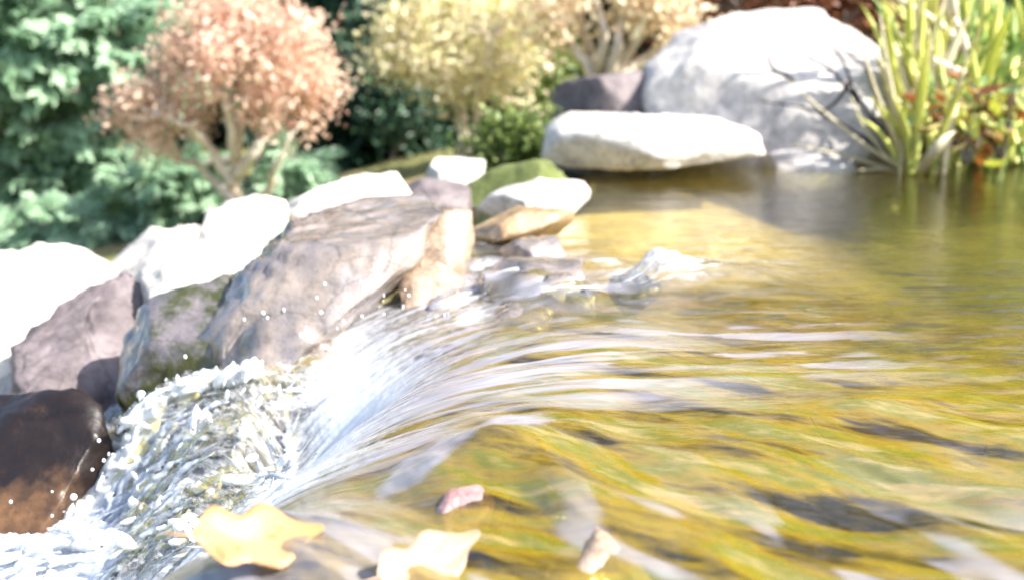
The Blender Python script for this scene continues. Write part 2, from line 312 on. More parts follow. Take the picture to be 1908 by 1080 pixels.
# far edge of the smooth tongue
for p in ((1060, 592, 1.52), (900, 620, 1.52), (800, 650, 1.52), (720, 690, 1.52), (650, 735, 1.52), (600, 780, 1.5), (545, 860, 1.48), (520, 910, 1.42)): cs(*p)
# its middle and near edge
for p in ((1000, 680, 1.32), (880, 700, 1.32), (760, 745, 1.32), (660, 800, 1.31), (600, 845, 1.3), (560, 890, 1.27)): cs(*p)
for p in ((980, 770, 1.13), (850, 793, 1.13), (720, 835, 1.13), (620, 872, 1.13), (560, 900, 1.12)): cs(*p)
for p in ((900, 850, 1.0), (780, 880, 1.0), (650, 915, 1.0), (560, 945, 1.0), (500, 975, 1.0)): cs(*p)
for p in ((760, 960, 0.88), (620, 965, 0.89), (520, 965, 0.88), (430, 1000, 0.87), (340, 1060, 0.86), (240, 1130, 0.86)): cs(*p)
for p in ((600, 1060, 0.77), (450, 1090, 0.77), (300, 1130, 0.79)): cs(*p)
# chute behind the ridge and the broken cascade
for p in ((860, 585, 1.66), (700, 628, 1.66), (600, 690, 1.64), (500, 715, 1.58), (420, 715, 1.62), (340, 735, 1.62), (265, 780, 1.6)): cs(*p)
for p in ((480, 790, 1.45), (400, 800, 1.48), (330, 850, 1.48), (260, 900, 1.5), (190, 960, 1.5), (420, 900, 1.32), (340, 940, 1.34), (260, 985, 1.36), (480, 930, 1.2), (400, 985, 1.2)): cs(*p)
for x, y, z in ((-0.66, 1.46, -.30), (-0.62, 1.36, -.295), (-0.58, 1.25, -.30), (-0.52, 1.1, -.30), (-0.46, 0.95, -.30), (-0.42, 0.8, -.28), (-0.8, 1.7, -.30), (-0.75, 1.3, -.30), (-0.9, 1.5, -.30),
                (-1.2, 1.4, -.30), (-1.2, 1.8, -.30), (-0.7, 1.0, -.30), (-0.7, 0.7, -.30), (-1.1, 0.8, -.30), (-0.62, 1.75, -.2), (-0.5, 1.8, -.12), (-0.3, 1.85, -.06)): cw(x, y, z)
wz = RBF(ctrl, 2e-4)
def poly_in(x, y, P):
    ins = np.zeros(x.shape, bool); n = len(P)
    for i in range(n):
        x0, y0 = P[i]; x1, y1 = P[(i+1) % n]
        if y0 == y1: continue
        c = ((y0 > y) != (y1 > y)) & (x < (x1-x0)*(y-y0)/(y1-y0)+x0); ins ^= c
    return ins
POOL = [(-0.95, 0.40), (2.6, 0.40), (2.6, 3.55), (0.35, 3.5), (0.16, 3.0), (0.03, 2.55), (-0.08, 2.2), (-0.32, 1.95), (-0.66, 1.78), (-1.15, 1.74), (-1.3, 1.3)]
def gauss(x, y, cx, cy, sx, sy): return np.exp(-((x-cx)/sx)**2-((y-cy)/sy)**2)

def waves(x, y, z):
    fall = sstep(0.012, 0.05, -z)                                   # where the water has begun to drop
    low = sstep(0.25, 0.285, -z)
    near = 1-sstep(0.95, 1.25, y)
    far = sstep(1.6, 2.4, y)
    d = np.zeros_like(x)
    calm = (1-fall)
    wx = x+0.03*pn(x*6, y*6); wy = y+0.03*pn(x*6+40, y*6)
    # pool: low ripples drawn out across the current
    d += calm*(1-near)*(1-0.72*far)*(1-0.80*sstep(0.30, 0.62, x)*sstep(1.15, 1.4, y))*(0.0075*pn(wx*4, wy*14)+0.0048*pn(wx*9+5, wy*32)+0.0019*pn(wx*22, wy*76))
    d += calm*sstep(0.25, 0.5, x)*sstep(1.15, 1.4, y)*(1-sstep(2.0, 2.7, y))*(0.0026*pn(wx*10, wy*44)+0.0014*pn(wx*26, wy*110))
    d += calm*np.maximum(far, sstep(0.3, 0.6, x)*sstep(1.15, 1.5, y))*(0.0008*pn(wx*6+9, wy*13)+0.0008*pn(wx*18, wy*40))
    # near water: long swells running obliquely
    a = 0.63*x-0.77*y; b = 0.77*x+0.63*y
    wa = a+0.05*pn(a*4, b*5); wb = b+0.03*pn(a*6+3, b*7)
    d += calm*near*(0.0230*pn(wa*3.5, wb*9)+0.0120*pn(wa*7+7, wb*20)+0.0026*pn(wa*18, wb*55)+0.0009*pn(wa*40, wb*120))
    # tongue: fine grooves along the flow
    t = (y-1.2)/(0.55+0.45*np.clip(x+0.35, 0, 1)); s = x
    tong = fall*(1-low)*sstep(1.02, 1.12, y)*(1-sstep(1.50, 1.56, y))
    d += tong*(0.0075*pn(t*22+2*pn(s*5, t*6), s*4)+0.0026*pn(t*75, s*6)+0.0012*pn(t*170, s*8))
    pre = np.exp(-((z+0.004)/0.01)**2)*sstep(1.05, 1.15, y)*(1-sstep(1.5, 1.6, y))*(1-sstep(0.1, 0.35, x))
    d += pre*(0.0022*pn(t*26, s*4)+0.0012*pn(t*70, s*5))
    # sheet on the near side
    d += fall*(1-low)*(1-sstep(1.02, 1.12, y))*(0.005*pn(wa*5+8, wb*16)+0.0016*pn(wa*12, wb*40))
    return d, fall, low, t
def foam_field(x, y, z, fall, low):
    cas = sstep(-0.22, -0.34, x)*sstep(1.08, 1.2, y)*sstep(0.05, 0.09, -z)
    f = 0.215*cas
    f += 0.42*fall*sstep(1.04, 1.12, y)*sstep(0.03, 0.12, -z)*(1-cas)
    f += 0.16*fall*(1-cas)*sstep(1.04, 1.12, y)
    f += 0.35*sstep(0.2, 0.26, -z)*(1-cas)
    f += 0.22*low
    for cx, cy, sx, sy, a in FOAM: f += a*gauss(x, y, cx, cy, sx, sy)
    return f
def milky_sheen_field(x, y, z, fall, low, t):
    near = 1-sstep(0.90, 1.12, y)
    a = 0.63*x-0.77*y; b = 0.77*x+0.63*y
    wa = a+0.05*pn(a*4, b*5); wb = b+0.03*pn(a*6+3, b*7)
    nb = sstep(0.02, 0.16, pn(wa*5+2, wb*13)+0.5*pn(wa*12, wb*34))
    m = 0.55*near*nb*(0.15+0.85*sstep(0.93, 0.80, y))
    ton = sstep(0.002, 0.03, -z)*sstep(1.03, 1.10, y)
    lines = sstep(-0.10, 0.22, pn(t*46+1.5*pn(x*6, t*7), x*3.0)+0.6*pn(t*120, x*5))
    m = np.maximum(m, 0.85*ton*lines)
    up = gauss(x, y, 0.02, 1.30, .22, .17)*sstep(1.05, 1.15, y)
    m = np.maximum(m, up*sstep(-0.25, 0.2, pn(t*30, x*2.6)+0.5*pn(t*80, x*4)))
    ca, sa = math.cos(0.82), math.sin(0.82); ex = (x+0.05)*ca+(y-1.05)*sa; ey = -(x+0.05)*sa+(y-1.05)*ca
    el = np.hypot(ex/0.115, ey/0.052)+0.45*pn(x*11, y*11)+0.2*pn(x*30, y*40); m = np.maximum(m, 0.85*sstep(1.05, 0.72, el))  # lens-shaped sky highlight painted on the near bulge
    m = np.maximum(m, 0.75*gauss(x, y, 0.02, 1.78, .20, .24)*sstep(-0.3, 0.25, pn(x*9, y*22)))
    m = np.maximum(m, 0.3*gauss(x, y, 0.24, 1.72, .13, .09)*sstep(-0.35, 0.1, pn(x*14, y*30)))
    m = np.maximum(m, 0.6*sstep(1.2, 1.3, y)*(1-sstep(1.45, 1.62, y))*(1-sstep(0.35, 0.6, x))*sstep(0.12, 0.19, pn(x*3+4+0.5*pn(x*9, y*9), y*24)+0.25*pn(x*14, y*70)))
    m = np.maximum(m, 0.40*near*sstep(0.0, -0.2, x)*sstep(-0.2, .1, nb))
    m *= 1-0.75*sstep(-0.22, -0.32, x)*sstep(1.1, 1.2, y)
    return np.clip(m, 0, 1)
FOAM = []
for px, py, sx, sy, a in ((1240, 535, .10, .05, .30), (1180, 520, .06, .05, .33), (1050, 548, .05, .035, .48), (1100, 552, .02, .012, .6), (1400, 495, .08, .05, .26), (960, 515, .05, .03, .36), (1120, 500, .04, .03, .32), (900, 490, .03, .04, .40), (1010, 470, .05, .02, .30), (850, 530, .04, .03, .42), (880, 560, .03, .05, .3), (900, 450, .04, .06, .2)):
    p = onz(px, py); FOAM.append((p[0], p[1], sx, sy, a))
def bumps(x, y):
    d = np.zeros_like(x)
    for px, py, sx, sy, h in ((1310, 530, .13, .08, .038), (1060, 560, .06, .035, .024), (1225, 530, .035, .05, .026), (980, 520, .05, .06, .016), (1130, 500, .05, .05, .014), (1400, 500, .07, .05, .012), (1640, 760, .10, .05, .012), (900, 835, .07, .05, .016)):
        p = onz(px, py); d += h*gauss(x, y, p[0], p[1], sx, sy)
    return d

def build_water():
    ny, nx = 640, 760
    ys = 0.42*np.exp(np.linspace(0, math.log(3.58/0.42), ny))
    u = np.linspace(-0.68, 0.66, nx)
    Y, U = np.meshgrid(ys, u, indexing='ij'); X = U*(Y+0.12)
    Z0 = np.clip(wz(X, Y), -0.31, 0.012)
    Z0 = np.where((Y > 1.75) & (X > -0.05), 0.0+0*Z0, Z0)
    D, fall, low, t = waves(X, Y, Z0)
    F = foam_field(X, Y, Z0, fall, low)
    cas = sstep(-0.24, -0.36, X)*sstep(1.05, 1.2, Y)
    fx = X+0.5*Y; fy = Y-0.5*X; rough = np.abs(pn(fx*9+2*pn(X*9, Y*9), fy*30)); rough2 = np.abs(pn(fx*22, fy*64+9))
    D += cas*(1-low)*(0.06*(0.25-rough)+0.014*(0.2-rough2))+low*(0.014*fbm(X*22, Y*22, 3))
    Z = Z0+D+bumps(X, Y)
    mid = gauss(X, Y, 0.02, 1.74, .20, .20); Z += mid*(0.012*pn(X*13, Y*20)+0.006*pn(X*34, Y*48))
    rap = gauss(X, Y, *FOAM[0][:2], .10, .06)+gauss(X, Y, *FOAM[2][:2], .05, .03)
    Z += rap*(0.010*pn(X*26, Y*34)+0.005*pn(X*70, Y*70))
    v = np.stack([X.ravel(), Y.ravel(), Z.ravel()], 1)
    idx = np.arange(ny*nx).reshape(ny, nx)
    f = np.stack([idx[:-1, :-1].ravel(), idx[:-1, 1:].ravel(), idx[1:, 1:].ravel(), idx[1:, :-1].ravel()], 1)
    c = v[f].mean(1); keep = poly_in(c[:, 0], c[:, 1], POOL); f = f[keep]
    used = np.unique(f); mp = np.full(len(v), -1); mp[used] = np.arange(len(used)); f = mp[f]
    me = mesh('stream_water', v[used], f)
    at_ = me.attributes.new('foam', 'FLOAT', 'POINT'); at_.data.foreach_set('value', F.ravel()[used].astype(np.float32))
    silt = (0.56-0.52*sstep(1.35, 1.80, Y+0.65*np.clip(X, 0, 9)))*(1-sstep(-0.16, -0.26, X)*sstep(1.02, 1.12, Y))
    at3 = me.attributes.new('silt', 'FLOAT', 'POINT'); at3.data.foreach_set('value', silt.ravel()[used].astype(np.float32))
    at2 = me.attributes.new('milk', 'FLOAT', 'POINT'); at2.data.foreach_set('value', milky_sheen_field(X, Y, Z0, fall, low, t).ravel()[used].astype(np.float32))
    uvl = me.uv_layers.new(name='flow')
    fl = np.stack([X.ravel()[used], t.ravel()[used]], 1).astype(np.float32)
    li = np.empty(len(me.loops), np.int32); me.loops.foreach_get('vertex_index', li)
    uvl.data.foreach_set('uv', fl[li].ravel())
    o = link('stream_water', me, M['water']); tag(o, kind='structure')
    # bed
    ny, nx = 200, 240
    ys = 0.30*np.exp(np.linspace(0, math.log(3.75/0.30), ny)); u = np.linspace(-0.72, 0.70, nx)
    Y, U = np.meshgrid(ys, u, indexing='ij'); X = U*(Y+0.14)
    Z0 = np.clip(wz(X, Y), -0.31, 0.0); Z0 = np.where((Y > 1.75) & (X > -0.05), 0.0, Z0)
    dep = 0.045+0.05*sstep(1.4, 2.6, Y)+0.10*sstep(0.5, 1.0, X)*sstep(1.6, 2.4, Y)-0.02*sstep(0.02, 0.1, -Z0)
    Zb = Z0-dep+0.022*fbm(X*6, Y*9, 4)
    Zb = np.where(poly_in(X, Y, POOL), Zb, Zb-0.05-0.35*sstep(1.7, 2.2, Y)*sstep(0.1, -0.5, X))
    v = np.stack([X.ravel(), Y.ravel(), Zb.ravel()], 1); idx = np.arange(ny*nx).reshape(ny, nx)
    f = np.stack([idx[:-1, :-1].ravel(), idx[:-1, 1:].ravel(), idx[1:, 1:].ravel(), idx[1:, :-1].ravel()], 1)
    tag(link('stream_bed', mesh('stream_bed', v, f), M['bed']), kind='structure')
build_water()

gc = [(-0.6, 2.0, -.25), (-1.2, 2.0, -.32), (-2.0, 2.2, -.4), (-1.0, 3.0, -.35), (0.0, 3.2, -.12), (-0.3, 3.6, -.15), (0.4, 3.7, 0.0), (1.2, 3.6, 0.03), (2.2, 3.6, 0.05), (3.2, 3.4, .06), (3.2, 1.5, .05), (3.0, 0.2, .0),
      (-1.0, 4.0, -.30), (-2.2, 4.2, -.52), (-1.8, 5.0, -.5), (0.0, 4.5, -.1), (1.0, 4.6, .05), (2.5, 4.8, .1), (0, 6.5, -.1), (-3.5, 6, -.55), (3.5, 6, .15), (-1.6, 1.4, -.38), (-1.6, 0.4, -.38), (-0.3, -.6, -.30), (1.5, -1, -.1), (-3, 0, -.45)]
gz = RBF(gc, 1e-3)
def ground_z(x, y): return float(gz(np.array([float(x)]), np.array([float(y)]))[0])
def build_ground():
    n = 260
    g = np.sign(np.linspace(-1, 1, n))*(np.abs(np.linspace(-1, 1, n))**4*395+np.abs(np.linspace(-1, 1, n))*5)
    X, Y = np.meshgrid(g, g+3.0, indexing='ij')
    Xc, Yc = np.clip(X, -4.5, 4.5), np.clip(Y, -1.5, 7.5)
    Z = gz(Xc, Yc)+0.03*fbm(X*1.5, Y*1.5, 4)
    inside = poly_in(X, Y, [(-1.45, 0.15), (2.8, 0.15), (2.8, 3.65), (0.3, 3.6), (0.0, 2.9), (-0.4, 2.1), (-0.75, 1.95), (-1.45, 1.9)])
    Z = np.where(inside, np.minimum(Z, -0.5), Z)
    v = np.stack([X.ravel(), Y.ravel(), Z.ravel()], 1); idx = np.arange(n*n).reshape(n, n)
    f = np.stack([idx[:-1, :-1].ravel(), idx[1:, :-1].ravel(), idx[1:, 1:].ravel(), idx[:-1, 1:].ravel()], 1)
    tag(link('ground', mesh('ground', v, f), M['ground']), kind='structure')
build_ground()

# ------------------------------------------------------------------ rocks
def ico(sub):
    bm = bmesh.new(); bmesh.ops.create_icosphere(bm, subdivisions=sub, radius=1)
    v = np.array([x.co[:] for x in bm.verts]); f = np.array([[y.index for y in x.verts] for x in bm.faces]); bm.free(); return v, f
ICO = {s: ico(s) for s in (1, 2, 4, 5)}
def rock(outline, Y, depth, mat, label, lean=0.3, sub=5, rough=1.0, facet=1.0, box=0.7, seed=0, name='rock', cat='rock', group=None, sink=None, lift=0.0):
    """A solid boulder standing at distance Y: its extent across comes from the outline, its thickness from depth."""
    P = np.array([at(a, b, Y)[[0, 2]] for a, b in outline])
    if sink is not None:                                           # buried foot
        lo = P[:, 1].min(); P[P[:, 1] < lo+0.35*(P[:, 1].max()-lo), 1] -= sink
    x, z = P[:, 0], P[:, 1]; A = x*np.roll(z, -1)-np.roll(x, -1)*z; ar = A.sum()/2
    c = np.array([((x+np.roll(x, -1))*A).sum(), ((z+np.roll(z, -1))*A).sum()])/(6*ar)
    th = np.linspace(-np.pi, np.pi, 361); R = np.zeros(361)
    for i, a in enumerate(th):
        d = np.array([math.cos(a), math.sin(a)]); best = 0
        for j in range(len(P)):
            p, q = P[j]-c, P[(j+1) % len(P)]-c; e = q-p; den = d[0]*e[1]-d[1]*e[0]
            if abs(den) < 1e-9: continue
            t = (p[0]*e[1]-p[1]*e[0])/den; s = (p[0]*d[1]-p[1]*d[0])/den
            if t > 0 and -1e-6 <= s <= 1+1e-6: best = max(best, t)
        R[i] = best
    k = np.exp(-np.linspace(-2, 2, 9)**2); k /= k.sum(); R = np.convolve(np.concatenate([R[-5:-1], R, R[1:5]]), k, 'same')[4:-4]
    v, f = ICO[sub]; v = v.copy()
    r = np.hypot(v[:, 0], v[:, 2]); ang = np.arctan2(v[:, 2], v[:, 0]); Rr = np.interp(ang, th, R)
    rp = r**box; yy = np.sign(v[:, 1])*np.abs(v[:, 1])**0.8*depth
    X = np.cos(ang)*rp*Rr; Z = np.sin(ang)*rp*Rr
    size = R.mean(); sq = size/0.2
    yy = yy+lean*Z
    out = np.stack([X, yy, Z], 1)
    off = Vector((seed*3.7+1.3, seed*1.9, seed*2.3))
    nrm = v/np.linalg.norm(v, axis=1, keepdims=True)
    for i in range(len(out)):
        p = Vector(out[i])/size; q = p*1.15+off
        vd = mnoise.voronoi(q)[0]
        h = 0.16*facet*(vd[1]-vd[0]-0.35)+0.10*mnoise.fractal(p*1.6+off, 1.0, 2.1, 5)*rough
        h += 0.035*rough*mnoise.ridged_multi_fractal(p*3.3+off, 0.9, 2.2, 4, 1.0, 2.0)-0.03
        out[i] += nrm[i]*h*size*0.75
    rr_ = np.random.default_rng(seed+100); lo0, hi0 = np.array([X.min(), 0, Z.min()]), np.array([X.max(), 0, Z.max()])
    for _ in range(int(15*min(1.4, facet))):
        pl = rr_.normal(size=3); pl[1] = -abs(pl[1]) if rr_.random() < .7 else pl[1]; pl /= np.linalg.norm(pl)
        pr = out@pl; d = np.quantile(pr, rr_.uniform(.80, .97)); ex = np.clip(pr-d, 0, None); out -= np.outer(ex*0.97, pl)
    for i in range(len(out)):
        p = Vector(out[i])/size
        out[i] += nrm[i]*size*0.035*rough*mnoise.fractal(p*4.5+off, 0.8, 2.2, 4)
    for k in (0, 2): out[:, k] = lo0[k]+(out[:, k]-out[:, k].min())/np.ptp(out[:, k])*(hi0[k]-lo0[k])
    me = mesh(name, out, f)
    o = link(name, me, M[mat]); o.location = (c[0], Y, c[1]+lift)
    tag(o, label, cat, group); return o

rock([(90, 480), (250, 448), (420, 428), (560, 450), (580, 560), (330, 600), (100, 580)], 2.35, 0.22, 'pale', 'long low sunlit pale rock beneath the pink shrub and cypress', lean=1.0, seed=1, box=0.6, sink=.1)
rock([(-260, 530), (-60, 500), (120, 498), (225, 525), (260, 570), (200, 640), (-60, 760), (-260, 760)], 2.05, 0.26, 'pale', 'big sunlit white rock behind the mauve rock and the brown rock', lean=1.0, seed=2, box=0.6, sink=.2)
rock([(235, 545), (170, 566), (105, 600), (60, 665), (20, 735), (10, 860), (60, 940), (180, 930), (262, 840), (262, 640)], 1.86, 0.16, 'mauve', 'mauve cracked rock face in shade left of the mossy rock', lean=0.3, seed=3, sink=.1)
rock([(-220, 780), (-60, 742), (40, 745), (125, 788), (215, 850), (215, 930), (130, 1000), (0, 1010), (-220, 1010)], 1.57, 0.12, 'brown', 'dark brown wet boulder with an orange sunlit shoulder above the lower pool', lean=0.25, seed=4, sink=.1)
rock([(222, 620), (270, 575), (350, 548), (430, 535), (490, 545), (530, 600), (500, 680), (400, 760), (260, 770), (212, 700)], 1.73, 0.10, 'mossy', 'grey rock with dark mossy flank above the white cascade', lean=0.6, seed=5, sink=.1)
rock([(385, 715), (460, 625), (520, 552), (600, 482), (680, 432), (745, 398), (800, 405), (822, 450), (800, 540), (690, 640), (560, 740)], 1.84, 0.15, 'wet', 'large wet grey-tan rock sloping down towards the white cascade', lean=1.0, seed=43, rough=1.4, facet=0.3, box=0.6)
rock([(770, 480), (790, 425), (830, 392), (870, 402), (885, 450), (860, 500), (800, 515)], 1.98, 0.06, 'tanstone', 'wet cream lump of stone between the grey-tan rock and the rusty stone', lean=0.8, seed=61, sub=4, facet=0.6, rough=1.8, sink=.03)
rock([(740, 555), (770, 515), (830, 500), (875, 515), (870, 560), (800, 575)], 1.80, 0.05, 'tanstone', 'low pale wet stone with foam about it below the cream lump', lean=0.9, seed=62, sub=4, facet=0.6, rough=1.8, sink=.03)
rock([(930, 475), (960, 455), (1030, 452), (1060, 468), (1010, 488), (950, 490)], 1.95, 0.05, 'wet', 'wet grey stone awash behind the small rapid', lean=0.9, seed=63, sub=4, facet=0.5, sink=.03, lift=0.006)
rock([(1130, 545), (1150, 520), (1200, 512), (1235, 530), (1220, 556), (1160, 560)], 1.72, 0.035, 'dark', 'dark blue-grey stone at the foot of the small rapid', lean=0.8, seed=64, sub=4, facet=0.4, rough=1.5, sink=.02)
rock([(1000, 530), (1020, 515), (1060, 512), (1075, 528), (1050, 542)], 1.74, 0.025, 'wet', 'small wet pebble awash beside the tiny dark stone', lean=0.8, seed=65, sub=4, facet=0.4, sink=.02)
rock([(215, 560), (250, 510), (330, 482), (440, 470), (500, 520), (470, 575), (300, 610)], 2.02, 0.12, 'pale', 'sunlit white rock shelf just behind the mossy rock', lean=1.0, seed=44, facet=0.8, box=0.6, sink=.1)
rock([(355, 455), (392, 385), (440, 373), (530, 395), (545, 450), (500, 520), (455, 535), (410, 520)], 2.18, 0.12, 'pale', 'angular white rock at the foot of the pink shrub', lean=0.3, seed=7, facet=1.3, sink=.1)
rock([(500, 430), (560, 385), (620, 352), (730, 346), (790, 365), (800, 420), (700, 470), (560, 520), (500, 500)], 2.25, 0.16, 'pale', 'broad sunlit white slab behind the wet tan rock', lean=1.1, seed=8, box=0.6, sink=.1)
rock([(775, 338), (815, 302), (880, 298), (905, 318), (890, 348), (800, 352)], 2.9, 0.14, 'pale', 'small white sunlit rock below the straw-yellow shrub', lean=0.6, seed=9, sub=4, sink=.1)
rock([(725, 350), (790, 338), (880, 340), (880, 366), (790, 376), (730, 372)], 2.55, 0.10, 'mauve', 'flat brownish slab below the small white rock', lean=0.3, seed=10, sub=4, sink=.08)
rock([(860, 352), (900, 322), (960, 304), (1040, 298), (1075, 325), (1060, 352), (960, 380), (880, 385)], 2.75, 0.14, 'moss', 'green mossy hump at the end of the pool beside the flat slab', lean=0.5, seed=11, sub=4, sink=.06)
rock([(870, 405), (930, 362), (1010, 342), (1085, 344), (1115, 372), (1060, 398), (940, 412)], 2.45, 0.12, 'granite', 'low lavender-grey rock wedge between mossy hump and rusty stone', lean=1.0, seed=12, sub=4, facet=0.3, rough=0.9)
rock([(845, 418), (880, 392), (960, 388), (1040, 398), (1080, 425), (1050, 452), (960, 442), (890, 440), (850, 440)], 2.14, 0.09, 'rust', 'rusty orange overhanging stone with a dark hollow under it', lean=0.5, seed=13, sub=4, box=0.8)
rock([(870, 450), (940, 445), (1020, 455), (1000, 485), (900, 490)], 2.13, 0.06, 'dark', 'dark blue-grey stone in the hollow under the rusty stone', lean=0.2, seed=14, sub=4, sink=.05)
rock([(690, 640), (740, 592), (800, 560), (860, 565), (880, 600), (868, 640), (780, 660)], 1.72, 0.08, 'dark', 'broken blue-grey wet stone splashed by the chute', lean=1.0, seed=16, sub=5, facet=0.5, rough=2.0, sink=.04)
rock([(580, 760), (630, 712), (710, 672), (800, 645), (905, 622), (900, 655), (800, 685), (700, 725), (620, 790)], 1.58, 0.05, 'wet', 'thin tan wet ridge of stone along the edge of the smooth tongue of water', lean=0.3, seed=17, sub=4, facet=0.3, rough=1.4, sink=.05)
rock([(455, 690), (520, 640), (620, 610), (690, 610), (640, 660), (560, 715), (480, 720)], 1.70, 0.06, 'wet', 'small wet brown stone where the chute meets the cascade', lean=0.7, seed=18, sub=4, sink=.05)
rock([(1005, 300), (1012, 235), (1060, 212), (1200, 216), (1340, 222), (1408, 245), (1415, 296), (1360, 306), (1250, 308), (1060, 308)], 3.25, 0.24, 'pale', 'thick flat white slab overhanging the water in front of the big boulder', lean=0.75, seed=19, box=0.5, facet=0.2)
rock([(1215, 290), (1195, 200), (1215, 120), (1270, 65), (1370, 22), (1480, 10), (1580, 18), (1635, 60), (1668, 160), (1690, 290), (1600, 315), (1350, 318)], 3.62, 0.26, 'granite', 'big pale granite boulder at the head of the pool', lean=0.45, seed=20, box=0.55, facet=0.4, rough=1.2, sink=.1)
rock([(1020, 230), (1025, 180), (1060, 150), (1130, 135), (1210, 130), (1250, 180), (1240, 240), (1120, 250)], 3.72, 0.16, 'mauve', 'shaded mauve-grey rock tucked left of the big boulder', lean=0.2, seed=21, sub=4, sink=.1)
rock([(985, 330), (1010, 300), (1150, 305), (1270, 308), (1300, 325), (1200, 345), (1050, 345)], 3.42, 0.10, 'dark', 'dark wet stones in the gap under the flat white slab', lean=0.1, seed=22, sub=4)
rock([(900, 520), (960, 490), (1060, 492), (1110, 515), (1060, 545), (940, 548)], 1.80, 0.08, 'wet', 'low wet stone awash between the chute and the small rapid', lean=1.0, seed=31, sub=4, sink=.03)
rock([(880, 590), (930, 572), (1010, 578), (1040, 596), (980, 612), (900, 614)], 1.60, 0.05, 'wet', 'flat wet stone awash at the head of the smooth tongue of water', lean=0.8, seed=32, sub=4, sink=.03)
rock([(800, 975), (830, 932), (890, 928), (925, 960), (900, 1000), (840, 1005)], 0.90, 0.03, 'pinkstone', 'small pink stone wet by the near ripples behind the bright cream leaf', lean=0.5, seed=51, lift=0.003, sub=4, facet=0.5)
rock([(545, 1100), (560, 1050), (610, 1030), (655, 1055), (660, 1110)], 0.80, 0.03, 'tanstone', 'small tan stone between the orange leaf and the bright cream leaf', lean=0.5, seed=52, lift=0.003, sub=4, facet=0.5)
rock([(1010, 1090), (1050, 1035), (1120, 1012), (1190, 1030), (1225, 1085), (1120, 1120)], 0.80, 0.05, 'tanstone', 'broad pale tan stone rounding out of the near ripples', lean=0.6, seed=53, lift=0.003, sub=4, facet=0.5)
rock([(1225, 1100), (1240, 1045), (1330, 1025), (1400, 1050), (1430, 1110)], 0.79, 0.05, 'brownstone', 'olive-brown stone under the near water beside the pale tan stone', lean=0.6, seed=54, lift=0.003, sub=4, facet=0.5)
rock([(930, 1000), (960, 945), (1030, 925), (1075, 960), (1060, 1010), (980, 1025)], 0.90, 0.03, 'dark', 'dark violet-grey stone between the pink stone and the pale tan stone', lean=0.5, seed=55, lift=0.003, sub=4, facet=0.5)
rock([(560, 1060), (640, 1020), (740, 1025), (800, 1065), (740, 1120), (600, 1130)], 0.86, 0.07, 'dark', 'dark violet stone just under the near water beside the cream leaf', lean=0.4, seed=33, lift=0.003, sub=4)
rock([(1660, 330), (1690, 296), (1800, 290), (1930, 285), (2150, 280), (2400, 290), (2400, 350), (1900, 345), (1700, 345)], 3.62, 0.26, 'soil', 'dark soil bank below the reeds and autumn plants', lean=0.4, seed=23, sub=5, name='soil_bank', cat='bank', sink=.1)
rock([(1420, 310), (1450, 288), (1540, 280), (1600, 300), (1580, 322), (1470, 325)], 3.30, 0.08, 'granite', 'low pale stone at the waterline in front of the big boulder', lean=0.4, seed=24, sub=4, sink=.05)
rock([(1050, 562), (1060, 548), (1080, 544), (1096, 540), (1112, 550), (1114, 562), (1085, 568)], 1.62, 0.014, 'dark', 'tiny dark stone breaking the surface in the small rapid', lean=0.4, seed=25, sub=4, facet=0.3, rough=1.5, sink=.02)

